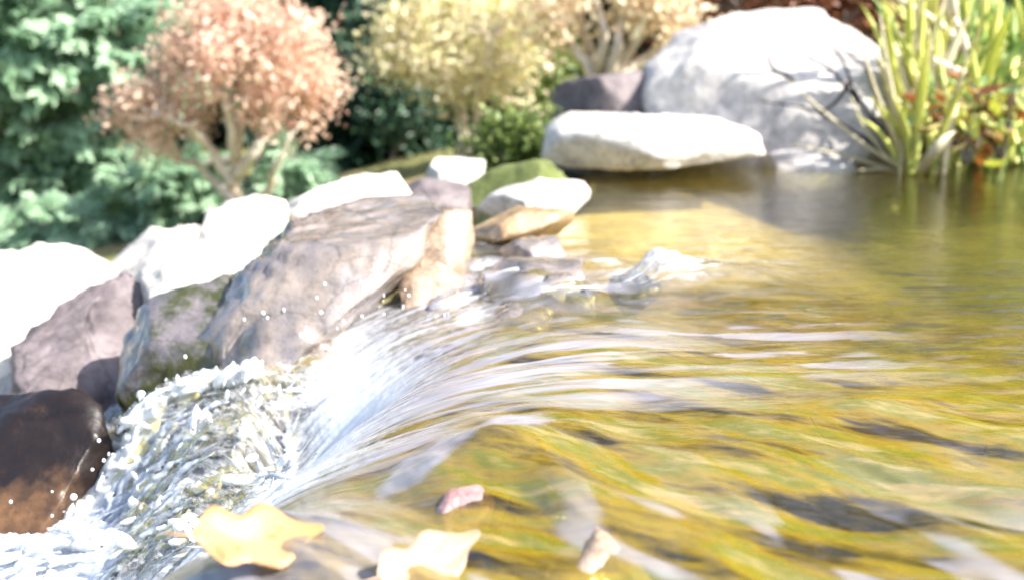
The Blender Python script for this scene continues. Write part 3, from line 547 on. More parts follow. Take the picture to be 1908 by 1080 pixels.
# ------------------------------------------------------------------ cascade foam, strands and drops
def interp_surface(x, y):
    return np.clip(wz(np.atleast_1d(x).astype(float), np.atleast_1d(y).astype(float)), -0.31, 0.012)
def blobs(name, pts, sizes, stretch, mat, label, cat):
    v, f = ICO[1]; V = []; F = []
    for i, (p, s) in enumerate(zip(pts, sizes)):
        e = rng.normal(size=3); e = e/np.linalg.norm(e)
        q = v*s*(1+0.35*rng.normal(size=(1, 3)))
        q = q+np.outer(q@stretch[i], stretch[i])*rng.uniform(0.5, 2.2)
        V.append(q+p); F.append(f+len(v)*i)
    o = link(name, mesh(name, np.concatenate(V), np.concatenate(F)), M[mat]); tag(o, label, cat, kind='stuff'); return o
def cascade():
    pts = []; sz = []; st = []
    def put(px, py, Y, n, spx, spy, sY, s0, s1, d):
        for _ in range(n):
            p = at(px+rng.normal()*spx, py+rng.normal()*spy, Y+rng.normal()*sY)
            zz = interp_surface(p[0], p[1])[0]; p[2] = max(p[2], zz-0.005)
            if p[2] > zz+0.05: p[2] = zz+rng.uniform(0, 0.05)
            pts.append(p); sz.append(rng.uniform(s0, s1)); dd = np.array(d)+0.4*rng.normal(size=3); st.append(dd/np.linalg.norm(dd))
    # crest of the cascade
    edge = [(470, 690, 1.60), (430, 700, 1.61), (380, 705, 1.62), (335, 728, 1.62), (295, 745, 1.62), (262, 775, 1.6), (268, 805, 1.58), (252, 840, 1.57), (228, 870, 1.56), (200, 915, 1.54), (170, 955, 1.52), (150, 980, 1.5), (135, 1000, 1.48)]
    for a, b, Y in edge: put(a, b+8, Y, 34, 15, 11, 0.014, 0.004, 0.009, (-0.6, 0, -0.8))
    for a, b, Y in ((520, 720, 1.58), (420, 750, 1.55), (460, 820, 1.42), (350, 800, 1.5), (300, 860, 1.5), (250, 930, 1.47), (430, 890, 1.33), (330, 950, 1.36), (520, 900, 1.25), (470, 945, 1.2)):
        put(a, b, Y, 9, 34, 26, 0.03, 0.003, 0.007, (-0.6, 0, -0.8))
    for a, b, Y in ((30, 1040, 1.38), (100, 1010, 1.44), (180, 1010, 1.42), (260, 1030, 1.36), (340, 1010, 1.25), (60, 1075, 1.33), (400, 985, 1.2)):
        put(a, b, Y, 22, 45, 10, 0.04, 0.004, 0.010, (-1, 0, 0))
    o = blobs('crest_foam', pts, sz, st, 'crest', 'bright white crest of foam along the edge of the cascade', 'foam')
    md = o.modifiers.new('fuse', 'REMESH'); md.mode = 'VOXEL'; md.voxel_size = 0.0028; md.use_smooth_shade = True
    md = o.modifiers.new('relax', 'SMOOTH'); md.factor = 0.5; md.iterations = 6
    pts, sz, st = [], [], []
    for i in range(80):
        px, py = rng.uniform(300, 610), rng.uniform(700, 880); Y = 1.62-(py-700)*0.0014-rng.uniform(0, .12)
        p = at(px, py, Y); x, y = p[0], p[1]; n = 34; ph = rng.uniform(0, 9); r0 = rng.uniform(.0028, .0070)
        for j in range(n):
            zz = interp_surface(np.array([x, x+.01, x]), np.array([y, y, y+.01])); g = np.array([zz[1]-zz[0], zz[2]-zz[0]]); g = g/(np.linalg.norm(g)+1e-6)
            pts.append(np.array((x, y, zz[0]+0.012*math.sin(j*0.25+ph)+0.003))); sz.append(r0*(0.35+0.65*math.sin(math.pi*(j+.5)/n))); st.append(np.array([-g[0], -g[1], -.4])/1.08)
            x += -0.0055*g[0]-0.001+0.0022*math.sin(j*.4+ph*2); y += -0.0055*g[1]+0.0022*math.sin(j*.33+ph)
    o = blobs('cascade_foam', pts, sz, st, 'foam', 'blue-grey ropes of broken water down the face of the small cascade', 'foam')
    md = o.modifiers.new('fuse', 'REMESH'); md.mode = 'VOXEL'; md.voxel_size = 0.0028; md.use_smooth_shade = True
    md = o.modifiers.new('relax', 'SMOOTH'); md.factor = 0.5; md.iterations = 9
    pts, sz, st = [], [], []
    for a, b, Y in edge: put(a-6, b-2, Y, 14, 20, 15, 0.02, 0.0004, 0.0012, (-0.6, 0, -0.8))
    for a, b, Y in ((30, 1030, 1.38), (100, 1000, 1.44), (180, 1000, 1.42)): put(a, b, Y, 10, 45, 14, 0.03, 0.0006, 0.0016, (-1, 0, 0))
    blobs('cascade_spray', pts, sz, st, 'drop', 'fine spray of beads thrown off the crest of the cascade', 'spray')
    pts, sz, st = [], [], []
    def put2(px, py, Y, n, spx, spy, sY, s0, s1):
        for _ in range(n):
            pts.append(at(px+rng.normal()*spx, py+rng.normal()*spy, Y+rng.normal()*sY)); sz.append(rng.uniform(s0, s1)); st.append(np.array([0, 0, 1.0]))
    for a, b, Y in ((870, 450, 1.93), (830, 520, 1.70), (760, 545, 1.68), (860, 600, 1.66), (660, 610, 1.66), (540, 600, 1.70), (520, 560, 1.80), (700, 640, 1.60), (470, 640, 1.7)):
        put2(a, b, Y, 6, 28, 20, 0.01, 0.0005, 0.0017)
    blobs('splash_beads', pts, sz, st, 'drop', 'fine glinting splash beads over the wet tan rocks beside the chute', 'splash')
cascade()

def tube(path, radii, k=6):
    path = np.asarray(path, float); n = len(path); tg = np.gradient(path, axis=0); tg /= np.linalg.norm(tg, axis=1, keepdims=True)+1e-12
    ref = np.array([0.3, 0.9, 0.2]) if abs(tg[:, 2]).mean() > 0.6 else np.array([0, 0, 1.0])
    a = np.cross(tg, ref); a /= np.linalg.norm(a, axis=1, keepdims=True)+1e-12; b = np.cross(tg, a)
    th = np.arange(k)*2*np.pi/k
    v = path[:, None]+np.asarray(radii)[:, None, None]*(np.cos(th)[None, :, None]*a[:, None]+np.sin(th)[None, :, None]*b[:, None])
    v = v.reshape(-1, 3); f = []
    for i in range(n-1):
        for j in range(k): f.append((i*k+j, i*k+(j+1) % k, (i+1)*k+(j+1) % k, (i+1)*k+j))
    v = np.concatenate([v, path[:1], path[-1:]]); c0, c1 = n*k, n*k+1
    for j in range(k): f.append((c0, (j+1) % k, j, c0)); f.append((c1, (n-1)*k+j, (n-1)*k+(j+1) % k, c1))
    return v, f
class MB:
    def __init__(s): s.v = []; s.f = []; s.n = 0
    def add(s, v, f): s.v.append(v); s.f += [tuple(dict.fromkeys(i+s.n for i in q)) for q in f]; s.n += len(v)
    def me(s, name):
        return mesh(name, np.concatenate(s.v), s.f)
dl = [(137, 925, 7), (150, 945, 9), (127, 956, 4), (184, 820, 4), (193, 857, 3.5), (172, 874, 3.5), (20, 934, 3.5), (18, 995, 4), (52, 996, 4), (97, 960, 3), (97, 915, 2.5), (112, 972, 3), (210, 846, 3),
      (490, 583, 4), (498, 592, 3), (605, 530, 3.5), (590, 555, 3), (598, 582, 4), (560, 625, 4), (640, 600, 4), (668, 620, 5), (715, 585, 3), (455, 595, 3), (345, 664, 3.5), (580, 635, 3.5)]
dv, df = ICO[2]; dm = mesh('water_drop', dv*np.array([1, 1, 1.08]), df); dm.materials.append(M['drop']); dm.polygons.foreach_set('use_smooth', [True]*len(dm.polygons))
for px, py, r in dl:
    Y = 1.40 if px < 300 else 1.60
    o = bpy.data.objects.new('water_drop', dm); C.objects.link(o); o.location = at(px, py, Y); s = r*Y/FPX; o.scale = (s*1.0, s, s*rng.uniform(.9, 1.25))
    if px < 300: tag(o, 'white water drop flying in front of the dark brown boulder', 'drop', 'drops thrown up by the cascade')
    else: tag(o, 'glinting water drop over the wet grey-tan rock', 'drop', 'drops splashed over the wet rocks')

# ------------------------------------------------------------------ shrubs and conifers
def bez(a, b, c, n):
    t = np.linspace(0, 1, n)[:, None]; return (1-t)**2*a+2*t*(1-t)*b+t**2*c
def leaf_cloud(cent, spread, per, size, aspect=1.7, droop=0.0, flat=0.0):
    """many small folded leaves round the given centres"""
    n = len(cent)*per; p = np.repeat(cent, per, 0)+rng.normal(size=(n, 3))*spread
    d = rng.normal(size=(n, 3)); d[:, 2] = d[:, 2]*0.6-droop; d /= np.linalg.norm(d, axis=1, keepdims=True)
    u = rng.normal(size=(n, 3))*(1-flat)+np.array([0, 0, flat*2]); w = np.cross(d, u); w /= np.linalg.norm(w, axis=1, keepdims=True)+1e-9; nn = np.cross(w, d)
    s = size*rng.uniform(.6, 1.35, (n, 1))
    a = p; b = p+d*s*.5+w*s*.5/aspect+nn*s*.12; c = p+d*s; e = p+d*s*.5-w*s*.5/aspect+nn*s*.12
    v = np.stack([a, b, c, e], 1).reshape(-1, 3); i = np.arange(n)[:, None]*4
    f = np.concatenate([i+np.array([[0, 1, 2]]), i+np.array([[0, 2, 3]])]); return v, f
def shrub(name, label, cat, base, blobs_, leafm, barkm, Y, limbs, tufts=70, per=120, size=0.022, spread=0.05, r0=0.02, group=None, sepbranch=True):
    """base px,py; blobs_ = (px,py,rx,ry) crown masses at distance Y; limbs = list of px polylines from the base"""
    b0 = at(base[0], base[1], Y); b0[2] -= 0.06
    root = empty(name, b0); tag(root, label, cat, group)
    limbs3 = []
    for li, L in enumerate(limbs):
        pts = [at(a, b, Y+(0.10*math.sin(li*2.1+j) if j else 0)) for j, (a, b) in enumerate(L)]
        if li == 0: pts[0] = b0.copy()
        n = 5*len(pts); t = np.linspace(0, len(pts)-1, n)
        path = np.stack([np.interp(t, range(len(pts)), [p[k] for p in pts]) for k in range(3)], 1)
        for _ in range(2): path[1:-1] = (path[:-2]+2*path[1:-1]+path[2:])/4
        path[1:-1] += rng.normal(size=(n-2, 3))*0.004
        limbs3.append(path); rr = r0*(1.0 if li == 0 else 0.75)*np.linspace(1, 0.35, n)
        v, f = tube(path, rr, 8); mb = MB(); mb.add(v, f)
        link('trunk' if li == 0 else 'limb', mb.me('limb'), M[barkm], root)
    allp = np.concatenate([p[len(p)//3:] for p in limbs3])
    cent = []
    wts = np.array([rx*ry for _, _, rx, ry in blobs_]); wts = wts/wts.sum()
    for _ in range(tufts):
        px, py, rx, ry = blobs_[rng.choice(len(blobs_), p=wts)]
        while True:
            q = rng.uniform(-1, 1, 3)
            if q@q < 1: break
        q *= 1/max(0.35, np.linalg.norm(q))**0.4
        p = at(px+q[0]*rx, py+q[2]*ry, Y); p[1] += q[1]*min(rx, ry*1.3)*Y/FPX*0.9; cent.append(p)
    cent = np.array(cent); mb = MB()
    for p in cent:
        k = np.argmin(((allp-p)**2).sum(1)+0.3*(allp[:, 2] > p[2]-0.02)); a = allp[k]
        m = (a+p)/2+np.array([0, 0, 0.03])+rng.normal(size=3)*0.02
        mb.add(*tube(bez(a, m, p, 7), np.linspace(r0*0.28, r0*0.07, 7), 5))
    tag(link('twigs', mb.me('twigs'), M[barkm], root), kind='stuff')
    v, f = leaf_cloud(cent, spread, per, size)
    link('crown', mesh('crown', v, f), M[leafm], root, smooth=False)
    return root

shrub('autumn_shrub', 'salmon pink autumn shrub with pale forked stems above the white rocks', 'shrub', (440, 400),
      [(470, 110, 135, 100), (300, 205, 105, 50), (550, 170, 75, 75), (420, 40, 95, 50), (250, 210, 70, 55), (530, 60, 75, 40), (350, 110, 50, 50)], 'pink', 'bark', 4.0,
      [[(438, 400), (436, 340), (440, 280), (455, 200), (470, 100)], [(437, 350), (400, 290), (360, 240), (310, 220), (250, 215)], [(440, 330), (475, 285), (510, 230), (555, 180)], [(440, 380), (400, 340), (365, 300), (330, 300)], [(445, 385), (490, 370), (515, 310), (545, 250)], [(440, 300), (420, 200), (400, 90)]],
      tufts=140, per=66, size=0.027, spread=0.040, r0=0.028)
shrub('autumn_shrub', 'straw yellow shrub on grey twin stems behind the small white rock', 'shrub', (870, 320),
      [(850, 80, 140, 90), (760, 60, 70, 50), (930, 120, 80, 60), (800, 150, 70, 45), (880, 0, 120, 50), (720, 110, 40, 30)], 'yellow', 'bark', 4.7,
      [[(862, 320), (862, 250), (860, 180), (850, 90)], [(882, 318), (885, 250), (890, 170), (920, 80)], [(860, 200), (810, 160), (750, 90)], [(1012, 225), (960, 190), (900, 172), (830, 165), (790, 150)]],
      tufts=80, per=50, size=0.036, spread=0.055, r0=0.032)
shrub('autumn_shrub', 'peach and cream branching shrub rising behind the shaded mauve rock', 'shrub', (1105, 170),
      [(1060, 20, 80, 50), (1150, 10, 90, 50), (1250, 20, 90, 45), (1100, -40, 160, 50), (1010, 40, 40, 40), (1290, 60, 60, 30)], 'peach', 'bark', 4.4,
      [[(1105, 180), (1100, 120), (1090, 60), (1060, -10)], [(1105, 140), (1070, 90), (1030, 40)], [(1130, 170), (1150, 90), (1160, 20), (1150, -40)], [(1140, 160), (1200, 110), (1250, 70), (1290, 20)], [(1140, 150), (1190, 70), (1230, 10)], [(1115, 130), (1125, 60), (1110, 0)]],
      tufts=50, per=28, size=0.042, spread=0.05, r0=0.034)
shrub('russet_shrub', 'red-brown shrub just showing over the top of the big boulder', 'shrub', (1480, 120),
      [(1400, -10, 130, 50), (1530, -10, 110, 40), (1640, -20, 90, 60), (1290, 40, 60, 40), (1700, 40, 70, 70)], 'russet', 'darkbark', 5.2,
      [[(1480, 160), (1480, 80), (1470, 0)], [(1480, 120), (1400, 50), (1350, -20)], [(1480, 130), (1560, 60), (1620, -10)], [(1500, 150), (1620, 120), (1700, 60)]],
      tufts=60, per=90, size=0.045, spread=0.08, r0=0.03)
shrub('leafy_bush', 'fresh lime green bush between the straw yellow and peach shrubs', 'bush', (985, 200),
      [(1000, 110, 60, 45), (960, 50, 60, 40), (1000, 160, 40, 30), (940, 200, 50, 40)], 'lime', 'darkbark', 5.0,
      [[(985, 220), (990, 160), (1000, 100)], [(985, 200), (960, 120), (950, 60)], [(985, 210), (950, 200), (930, 190)]],
      tufts=36, per=90, size=0.04, spread=0.06, r0=0.02)
shrub('leafy_bush', 'low pale green bush beside the flat white slab and mossy hump', 'bush', (960, 330),
      [(960, 265, 55, 35), (990, 290, 40, 25), (915, 290, 35, 22), (1000, 240, 25, 25)], 'lime', 'darkbark', 3.6,
      [[(960, 335), (962, 300), (965, 255)], [(960, 320), (990, 290), (1000, 265)], [(960, 325), (930, 300), (915, 285)]],
      tufts=30, per=80, size=0.030, spread=0.04, r0=0.012)
shrub('leafy_bush', 'dim green bush hanging over dark shade below the straw yellow shrub', 'bush', (730, 330),
      [(720, 150, 50, 60), (740, 200, 45, 40), (700, 60, 40, 60), (790, 215, 50, 30)], 'cypress_dark', 'darkbark', 5.6,
      [[(740, 330), (735, 250), (725, 150), (705, 50)], [(738, 280), (770, 240), (795, 210)]],
      tufts=30, per=80, size=0.045, spread=0.07, r0=0.02)

def spray_proto(k=34):
    """a flat, curved, fan-like cypress spray along +X"""
    V = []; F = []; n = 0
    for i in range(k):
        t = (i+1)/k; side = 1 if i % 2 else -1; x0 = 0.05+0.85*t; L = (0.42*(1-0.75*t)+0.10)*rng.uniform(.8, 1.15); an = 0.9-0.35*t
        for j in range(2):
            f0 = 0.0 if j == 0 else 0.45
            a = np.array([x0, 0, 0.0]); d = np.array([math.cos(an), side*math.sin(an), 0]); a = a+d*L*f0*0.9
            if j == 1: an2 = an+0.5*(-1 if i % 3 else 1); d = np.array([math.cos(an2), side*math.sin(an2), 0])
            ll = L*(1-0.45*j); w = np.array([-d[1], d[0], 0])*0.055*(1-.2*j); z = 0.05*rng.normal()
            q = [a, a+d*ll*.5+w+[0, 0, z*.5], a+d*ll+[0, 0, z-0.05], a+d*ll*.5-w+[0, 0, z*.5]]
            V += q; F.append((n, n+1, n+2)); F.append((n, n+2, n+3)); n += 4
    V = np.array(V); V[:, 2] -= 0.32*V[:, 0]**2; return V, np.array(F)
PROTO = [spray_proto() for _ in range(4)]
def conifer(label, base, blobs_, Y, leafm, n=420, size=0.24, group=None, trunk_top=None, deep=1.0):
    b0 = at(base[0], base[1], Y); b0[2] = ground_z(b0[0], b0[1])-0.05
    root = empty('cypress_shrub', b0); tag(root, label, 'conifer', group)
    top = at(*(trunk_top or (base[0], -120)), Y); n_ = 10
    path = np.linspace(b0, top, n_)+np.vstack([np.zeros(3), rng.normal(size=(n_-1, 3))*0.02])
    mb = MB(); mb.add(*tube(path, np.linspace(0.06, 0.02, n_), 8)); link('trunk', mb.me('trunk'), M['darkbark'], root)
    Vs, Fs, off = [], [], 0; lim = MB()
    wts = np.array([rx*ry for _, _, rx, ry in blobs_]); wts = wts/wts.sum()
    for i in range(n):
        px, py, rx, ry = blobs_[rng.choice(len(blobs_), p=wts)]
        q = rng.normal(size=3); q /= np.linalg.norm(q); q[1] = -abs(q[1])*0.9+0.25*rng.normal()*0.5; rad = rng.uniform(.62, 1.0)
        c = at(px, py, Y); sx, sz = rx*Y/FPX, ry*Y/FPX; sy = min(sx, sz)*deep
        p = c+np.array([q[0]*sx, q[1]*sy, q[2]*sz])*rad
        d = np.array([q[0], q[1]*0.8, q[2]*0.4+0.1])+0.45*rng.normal(size=3); d /= np.linalg.norm(d)
        up = np.array([0.2*q[0], -0.55, 0.75])+0.4*rng.normal(size=3); w = np.cross(up, d); w /= np.linalg.norm(w); u = np.cross(d, w)
        s = size*rng.uniform(.65, 1.25); v, f = PROTO[i % 4]
        Vs.append(p+(v[:, :1]*d+v[:, 1:2]*w+v[:, 2:]*u)*s-d*s*.35); Fs.append(f+off); off += len(v)
        if i % 5 == 0:
            k = np.argmin(((path-p)**2).sum(1)); lim.add(*tube(bez(path[k], (path[k]+p)/2+[0, 0, .05], p, 6), np.linspace(.016, .004, 6), 5))
    tag(link('limbs', lim.me('limbs'), M['darkbark'], root), kind='stuff')
    link('crown', mesh('crown', np.concatenate(Vs), np.concatenate(Fs)), M[leafm], root, smooth=False)
conifer('broad pale green cypress shrub with layered sprays left of the pink shrub', (140, 440), [(120, 140, 190, 120), (40, 60, 170, 110), (70, 270, 170, 90), (-120, 200, 180, 220), (230, 70, 120, 100), (150, 330, 150, 60), (-60, 380, 150, 70)], 5.0, 'cypress', n=620, size=0.30)
conifer('lower cypress shrub spreading behind the long low pale rock', (250, 450), [(240, 400, 130, 45), (330, 350, 110, 60), (90, 430, 130, 40), (540, 330, 60, 45), (460, 390, 120, 40)], 4.55, 'cypress', n=260, size=0.20, trunk_top=(250, 330))
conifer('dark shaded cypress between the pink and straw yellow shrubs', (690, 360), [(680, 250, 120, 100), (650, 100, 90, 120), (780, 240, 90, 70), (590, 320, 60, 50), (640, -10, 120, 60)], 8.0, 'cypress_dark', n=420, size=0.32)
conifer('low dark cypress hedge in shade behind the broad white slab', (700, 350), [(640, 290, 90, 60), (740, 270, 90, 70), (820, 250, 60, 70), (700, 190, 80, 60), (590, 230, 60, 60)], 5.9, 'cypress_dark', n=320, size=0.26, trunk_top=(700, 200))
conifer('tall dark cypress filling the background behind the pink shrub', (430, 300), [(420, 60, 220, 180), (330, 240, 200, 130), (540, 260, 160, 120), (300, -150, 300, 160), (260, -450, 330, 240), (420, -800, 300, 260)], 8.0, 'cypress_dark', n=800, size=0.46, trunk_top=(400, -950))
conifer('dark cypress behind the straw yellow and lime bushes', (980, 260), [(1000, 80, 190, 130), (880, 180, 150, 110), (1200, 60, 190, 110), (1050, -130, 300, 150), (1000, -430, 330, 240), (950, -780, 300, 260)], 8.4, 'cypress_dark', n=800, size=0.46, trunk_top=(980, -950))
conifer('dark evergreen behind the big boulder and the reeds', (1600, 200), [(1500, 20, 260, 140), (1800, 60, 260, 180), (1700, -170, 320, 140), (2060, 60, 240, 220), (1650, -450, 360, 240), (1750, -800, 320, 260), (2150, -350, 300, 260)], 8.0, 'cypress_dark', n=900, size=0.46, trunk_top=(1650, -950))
conifer('tall dark evergreen standing at the far left behind the pale cypress', (-150, 300), [(-100, 20, 260, 190), (100, -150, 260, 130), (-300, 160, 220, 220), (-150, -430, 330, 260)], 8.2, 'cypress_dark', n=600, size=0.46, trunk_top=(-150, -600))

# ------------------------------------------------------------------ reeds, dry stems, autumn plants
def blade(path, width, fold=0.25):
    path = np.asarray(path); n = len(path); tg = np.gradient(path, axis=0); tg /= np.linalg.norm(tg, axis=1, keepdims=True)
    side = np.cross(tg, np.array([0.25*math.sin(path[0, 0]*50), 1.0, 0])); side /= np.linalg.norm(side, axis=1, keepdims=True); nn = np.cross(side, tg)
    w = width*np.clip(np.sin(np.linspace(0.55, np.pi*0.995, n)), 0.02, 1)[:, None]
    l, r = path-side*w/2-nn*w*fold, path+side*w/2-nn*w*fold
    back = path-nn*width*0.12
    v = np.stack([l, path, r, back], 1).reshape(-1, 3); f = []
    for i in range(n-1):
        a, b = i*4, (i+1)*4
        for j, k in ((0, 1), (1, 2), (2, 3), (3, 0)): f.append((a+j, a+k, b+k, b+j))
    return v, f
def reed_clump(label, base, Y, n, mats, hpx=(200, 420), lean=(-60, 60), wpx=(14, 26), spread=50, cat='reed', name='reed_clump', group=None, bendy=1.0):
    b0 = at(base[0], base[1], Y); root = empty(name, b0); tag(root, label, cat, group)
    for i in range(n):
        x0 = base[0]+rng.uniform(-spread, spread); y0 = base[1]+rng.uniform(-6, 12); h = rng.uniform(*hpx); ln = rng.uniform(*lean)
        dY = rng.uniform(-.12, .12); a = at(x0, y0, Y+dY); b = at(x0+ln*0.35, y0-h*0.6, Y+dY+rng.normal()*.04); c = at(x0+ln*1.2, y0-h*(1-0.15*bendy*abs(ln)/60), Y+dY+rng.normal()*.10)
        v, f = blade(bez(a, b, c, 10), rng.uniform(*wpx)*Y/FPX)
        me = mesh('blade', v, f); link('blade', me, M[mats[i % len(mats)]], root)
reed_clump('pale yellow-green reed clump at the right flank of the big boulder', (1712, 300), 3.40, 46, ['reed', 'reed', 'straw'], (180, 420), (-75, 80), (10, 24), 40)
reed_clump('tall green reed clump standing in the middle of the reed bank', (1775, 290), 3.46, 48, ['reed', 'reed_green', 'reed'], (200, 430), (-120, 120), (10, 24), 55)
reed_clump('dense green reed clump beyond the autumn plants', (1880, 285), 3.54, 46, ['reed_green', 'reed', 'reed_green'], (220, 440), (-120, 110), (10, 24), 62)
reed_clump('green reed clump continuing along the soil bank past the autumn plants', (2030, 285), 3.52, 44, ['reed_green', 'reed'], (220, 430), (-70, 70), (14, 26), 70)
reed_clump('short broad-bladed pale grass tuft at the waterline beside the dry stems', (1715, 318), 3.24, 30, ['reed', 'straw', 'reed'], (90, 280), (-70, 80), (10, 22), 42, cat='grass', name='grass_tuft')
reed_clump('short yellow-green grass tuft among the orange and yellow leaves', (1800, 308), 3.34, 26, ['reed', 'reed_green'], (80, 240), (-100, 100), (10, 20), 60, cat='grass', name='grass_tuft')
reed_clump('short green grass tuft in front of the dense green reed clump', (1890, 306), 3.36, 26, ['reed', 'reed_green'], (80, 240), (-100, 100), (10, 20), 60, cat='grass', name='grass_tuft')
def stems(label, name, cat, lst, Y, mat, wpx, jit=0.06):
    b0 = at(lst[0][0][0], lst[0][0][1], Y); root = empty(name, b0); tag(root, label, cat)
    for k, L in enumerate(lst):
        pts = [at(a, b, Y+jit*math.sin(k*1.7+j*.5)) for j, (a, b) in enumerate(L)]; n = 4*len(pts); t = np.linspace(0, len(pts)-1, n)
        path = np.stack([np.interp(t, range(len(pts)), [p[i] for p in pts]) for i in range(3)], 1); path[1:-1] = (path[:-2]+2*path[1:-1]+path[2:])/4
        mb = MB(); mb.add(*tube(path, np.linspace(1, .35, n)*wpx*Y/FPX/2, 6)); link('stem', mb.me('stem'), M[mat], root)
stems('dry straw stems leaning across the front of the big boulder', 'dry_stems', 'dry grass',
      [[(1690, 320), (1610, 270), (1530, 205), (1470, 150)], [(1670, 320), (1580, 292), (1480, 270)], [(1692, 310), (1655, 230), (1625, 150), (1600, 60)], [(1700, 310), (1668, 200), (1650, 100), (1640, 30)], [(1690, 318), (1650, 290), (1610, 240), (1585, 180)], [(1700, 325), (1650, 315), (1590, 318)]], 3.20, 'straw', 9)
stems('bare dark twigs arching over the right side of the big boulder', 'bare_twigs', 'twig',
      [[(1690, 312), (1640, 240), (1600, 190), (1570, 110), (1530, 60)], [(1600, 190), (1550, 130), (1470, 88)], [(1690, 305), (1640, 190), (1610, 120), (1560, 85)], [(1585, 150), (1560, 190), (1530, 210)], [(1480, 150), (1440, 130), (1425, 95)], [(1690, 318), (1580, 235), (1500, 200), (1420, 190)]], 3.26, 'darktwig', 9)  # thin dark stems drawn in place of branch shadows on the boulder

stems('pale bare forked branch rising through the reeds beside the big boulder', 'bare_branch', 'branch',
      [[(1745, 305), (1790, 180), (1800, 80), (1765, 10), (1715, -70)], [(1798, 90), (1740, 40), (1660, -10), (1600, -30)], [(1775, 30), (1770, -40), (1740, -110)], [(1795, 140), (1730, 110), (1670, 60)], [(1730, -40), (1680, -90), (1640, -110)]], 3.34, 'bark', 22)  # added up-sun of the boulder so that its shadow falls there
def leaf_mesh(L, W, curl=0.2, lobes=0, seed=0, n=12, twist=0.0):
    """a single broad leaf along +X with a midrib fold, thickness and a curled edge"""
    r = np.random.default_rng(seed); t = np.linspace(0, 1, n); w = W*np.sin(np.pi*np.clip(t, 0.02, .985)**0.8)**0.8
    if lobes: w = w*(1+0.28*np.sin(t*np.pi*2*lobes))
    cols = np.linspace(-1, 1, 9); V = []
    for zoff in (0, -0.012*L):
        for i in range(n):
            for c in cols:
                z = curl*L*(0.45*(t[i]-.5)**2*2+0.5*abs(c)**1.6*w[i]/L)+0.02*L*math.sin(c*5+t[i]*7+seed)+twist*c*t[i]*W
                V.append((t[i]*L, c*w[i]*(1+0.025*r.normal()*abs(c)), z+zoff))
    m = len(cols); F = []
    for i in range(n-1):
        for j in range(m-1):
            a = i*m+j; F.append((a, a+1, a+m+1, a+m)); b = a+n*m; F.append((b, b+m, b+m+1, b+1))
    o = n*m
    for i in range(n-1): F.append((i*m, (i+1)*m, o+(i+1)*m, o+i*m)); F.append((i*m+m-1, o+i*m+m-1, o+(i+1)*m+m-1, (i+1)*m+m-1))
    return np.array(V), F
def autumn_plant(label, base, Y, n, rx, hpx, seed, mats=('autumn',), size=(26, 44)):
    r = np.random.default_rng(seed); b0 = at(base[0], base[1], Y); root = empty('autumn_plant', b0); tag(root, label, 'plant')
    protos = []
    for k in range(3):
        v, f = leaf_mesh(1.0, 0.15+0.04*k, 0.45, 0, seed+k, n=6); protos.append(mesh('leaf', v, f))
    for k, me in enumerate(protos): me.materials.append(M[mats[k % len(mats)]]); me.polygons.foreach_set('use_smooth', [True]*len(me.polygons))
    st = []
    for k in range(6):
        p = at(base[0]+r.uniform(-rx, rx)*.9, base[1]-hpx*r.uniform(.6, 1), Y+r.uniform(-.12, .12)); path = bez(b0, (b0+p)/2+[0, 0, .05], p, 8); st.append(path)
        mb = MB(); mb.add(*tube(path, np.linspace(.006, .002, 8), 5)); link('stem', mb.me('stem'), M['darkbark'], root)
    for k in range(n):
        path = st[k % 6]; p = path[r.integers(2, 8)]+r.normal(size=3)*[.03, .04, .03]
        o = bpy.data.objects.new('leaf', protos[k % 3]); C.objects.link(o); o.parent = root; o.location = Vector(p)-root.location
        s = r.uniform(*size)*Y/FPX; o.scale = (s, s, s); o.rotation_euler = (r.uniform(-1.2, 1.2), r.uniform(-.9, .9), r.uniform(0, 6.28))
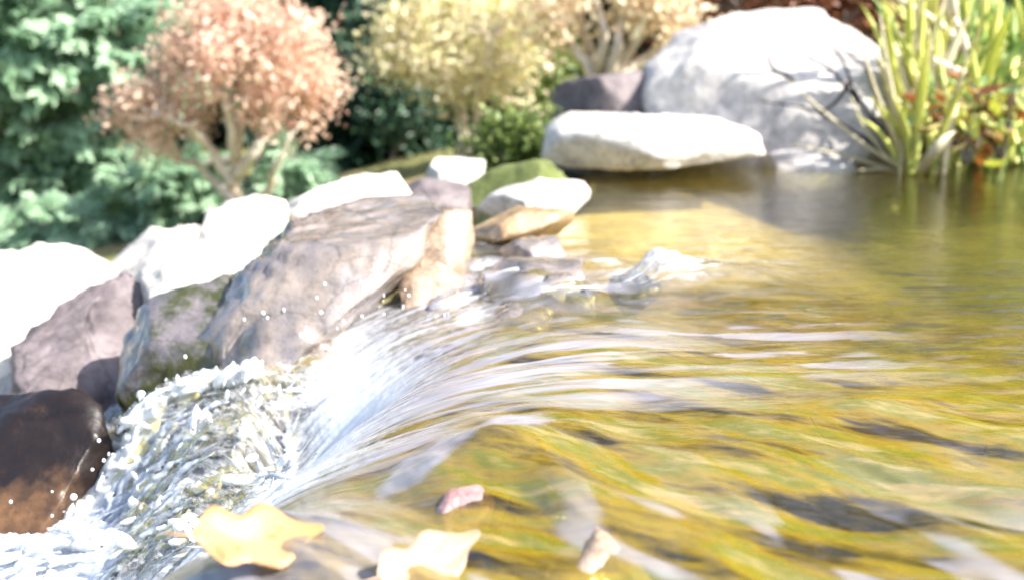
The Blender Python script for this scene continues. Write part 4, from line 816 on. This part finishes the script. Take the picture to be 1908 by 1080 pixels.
autumn_plant('low plant with red orange and yellow leaves at the waterline below the green reeds', (1800, 306), 3.16, 64, 100, 150, 3, ('autumn', 'reed', 'autumn'), size=(36, 66))
autumn_plant('leafy plant with orange and green leaves against the tall reeds', (1865, 304), 3.18, 64, 95, 200, 11, ('autumn', 'reed', 'autumn'), size=(36, 66))
autumn_plant('small yellow-green leafed plant beside the pale reed clump', (1735, 306), 3.25, 44, 55, 120, 23, ('reed', 'autumn'), size=(34, 60))
autumn_plant('leafy autumn plant trailing over the soil bank past the orange one', (1990, 300), 3.36, 40, 90, 170, 31)

# ------------------------------------------------------------------ fallen leaves
def fallen(label, px, py, Lpx, Wpx, rz, mat, tilt=(0, 0), curl=0.25, lobes=0, seed=0, dz=0.004, z=0.0):
    p = onz(px, py, z+dz); sc = p[1]/FPX/0.95; L, W = Lpx*sc, Wpx*sc/2
    v, f = leaf_mesh(L, W, curl, lobes, seed, n=18); v = v-np.array([L/2, 0, 0])
    root = empty('fallen_leaf', p); tag(root, label, 'leaf', None); root.rotation_euler = (tilt[0], tilt[1], math.radians(rz))
    me = mesh('leaf_blade', v, f); o = link('leaf_blade', me, M[mat], root); o.location = (0, 0, 0)
    zc = curl*L*0.45*0.5
    path = [(-L/2+0.02*L, 0, zc), (-L/2-0.10*L, 0.01*L, zc*1.1), (-L/2-0.22*L, 0.03*L, zc*1.2)]
    mb = MB(); mb.add(*tube(path, [0.012*L, .01*L, .007*L], 6)); o = link('leaf_stalk', mb.me('leaf_stalk'), M[mat], root); o.location = (0, 0, 0)
    return root
fallen('curled orange-tan leaf caught at the lip above the cascade', 480, 1010, 250, 150, 28, 'tan_leaf', (0.45, 0.15), 0.55, 2, 1, 0.006)
fallen('bright cream leaf with a rusty edge lying on dark rippled water', 800, 1045, 230, 110, 38, 'cream_leaf', (0.5, -0.1), 0.45, 2, 2, 0.004)
fallen('big golden-brown leaf lying just under the rippled pool surface', 1670, 800, 320, 240, -38, 'gold_leaf', (0.05, 0.0), 0.02, 0, 8, -0.010)
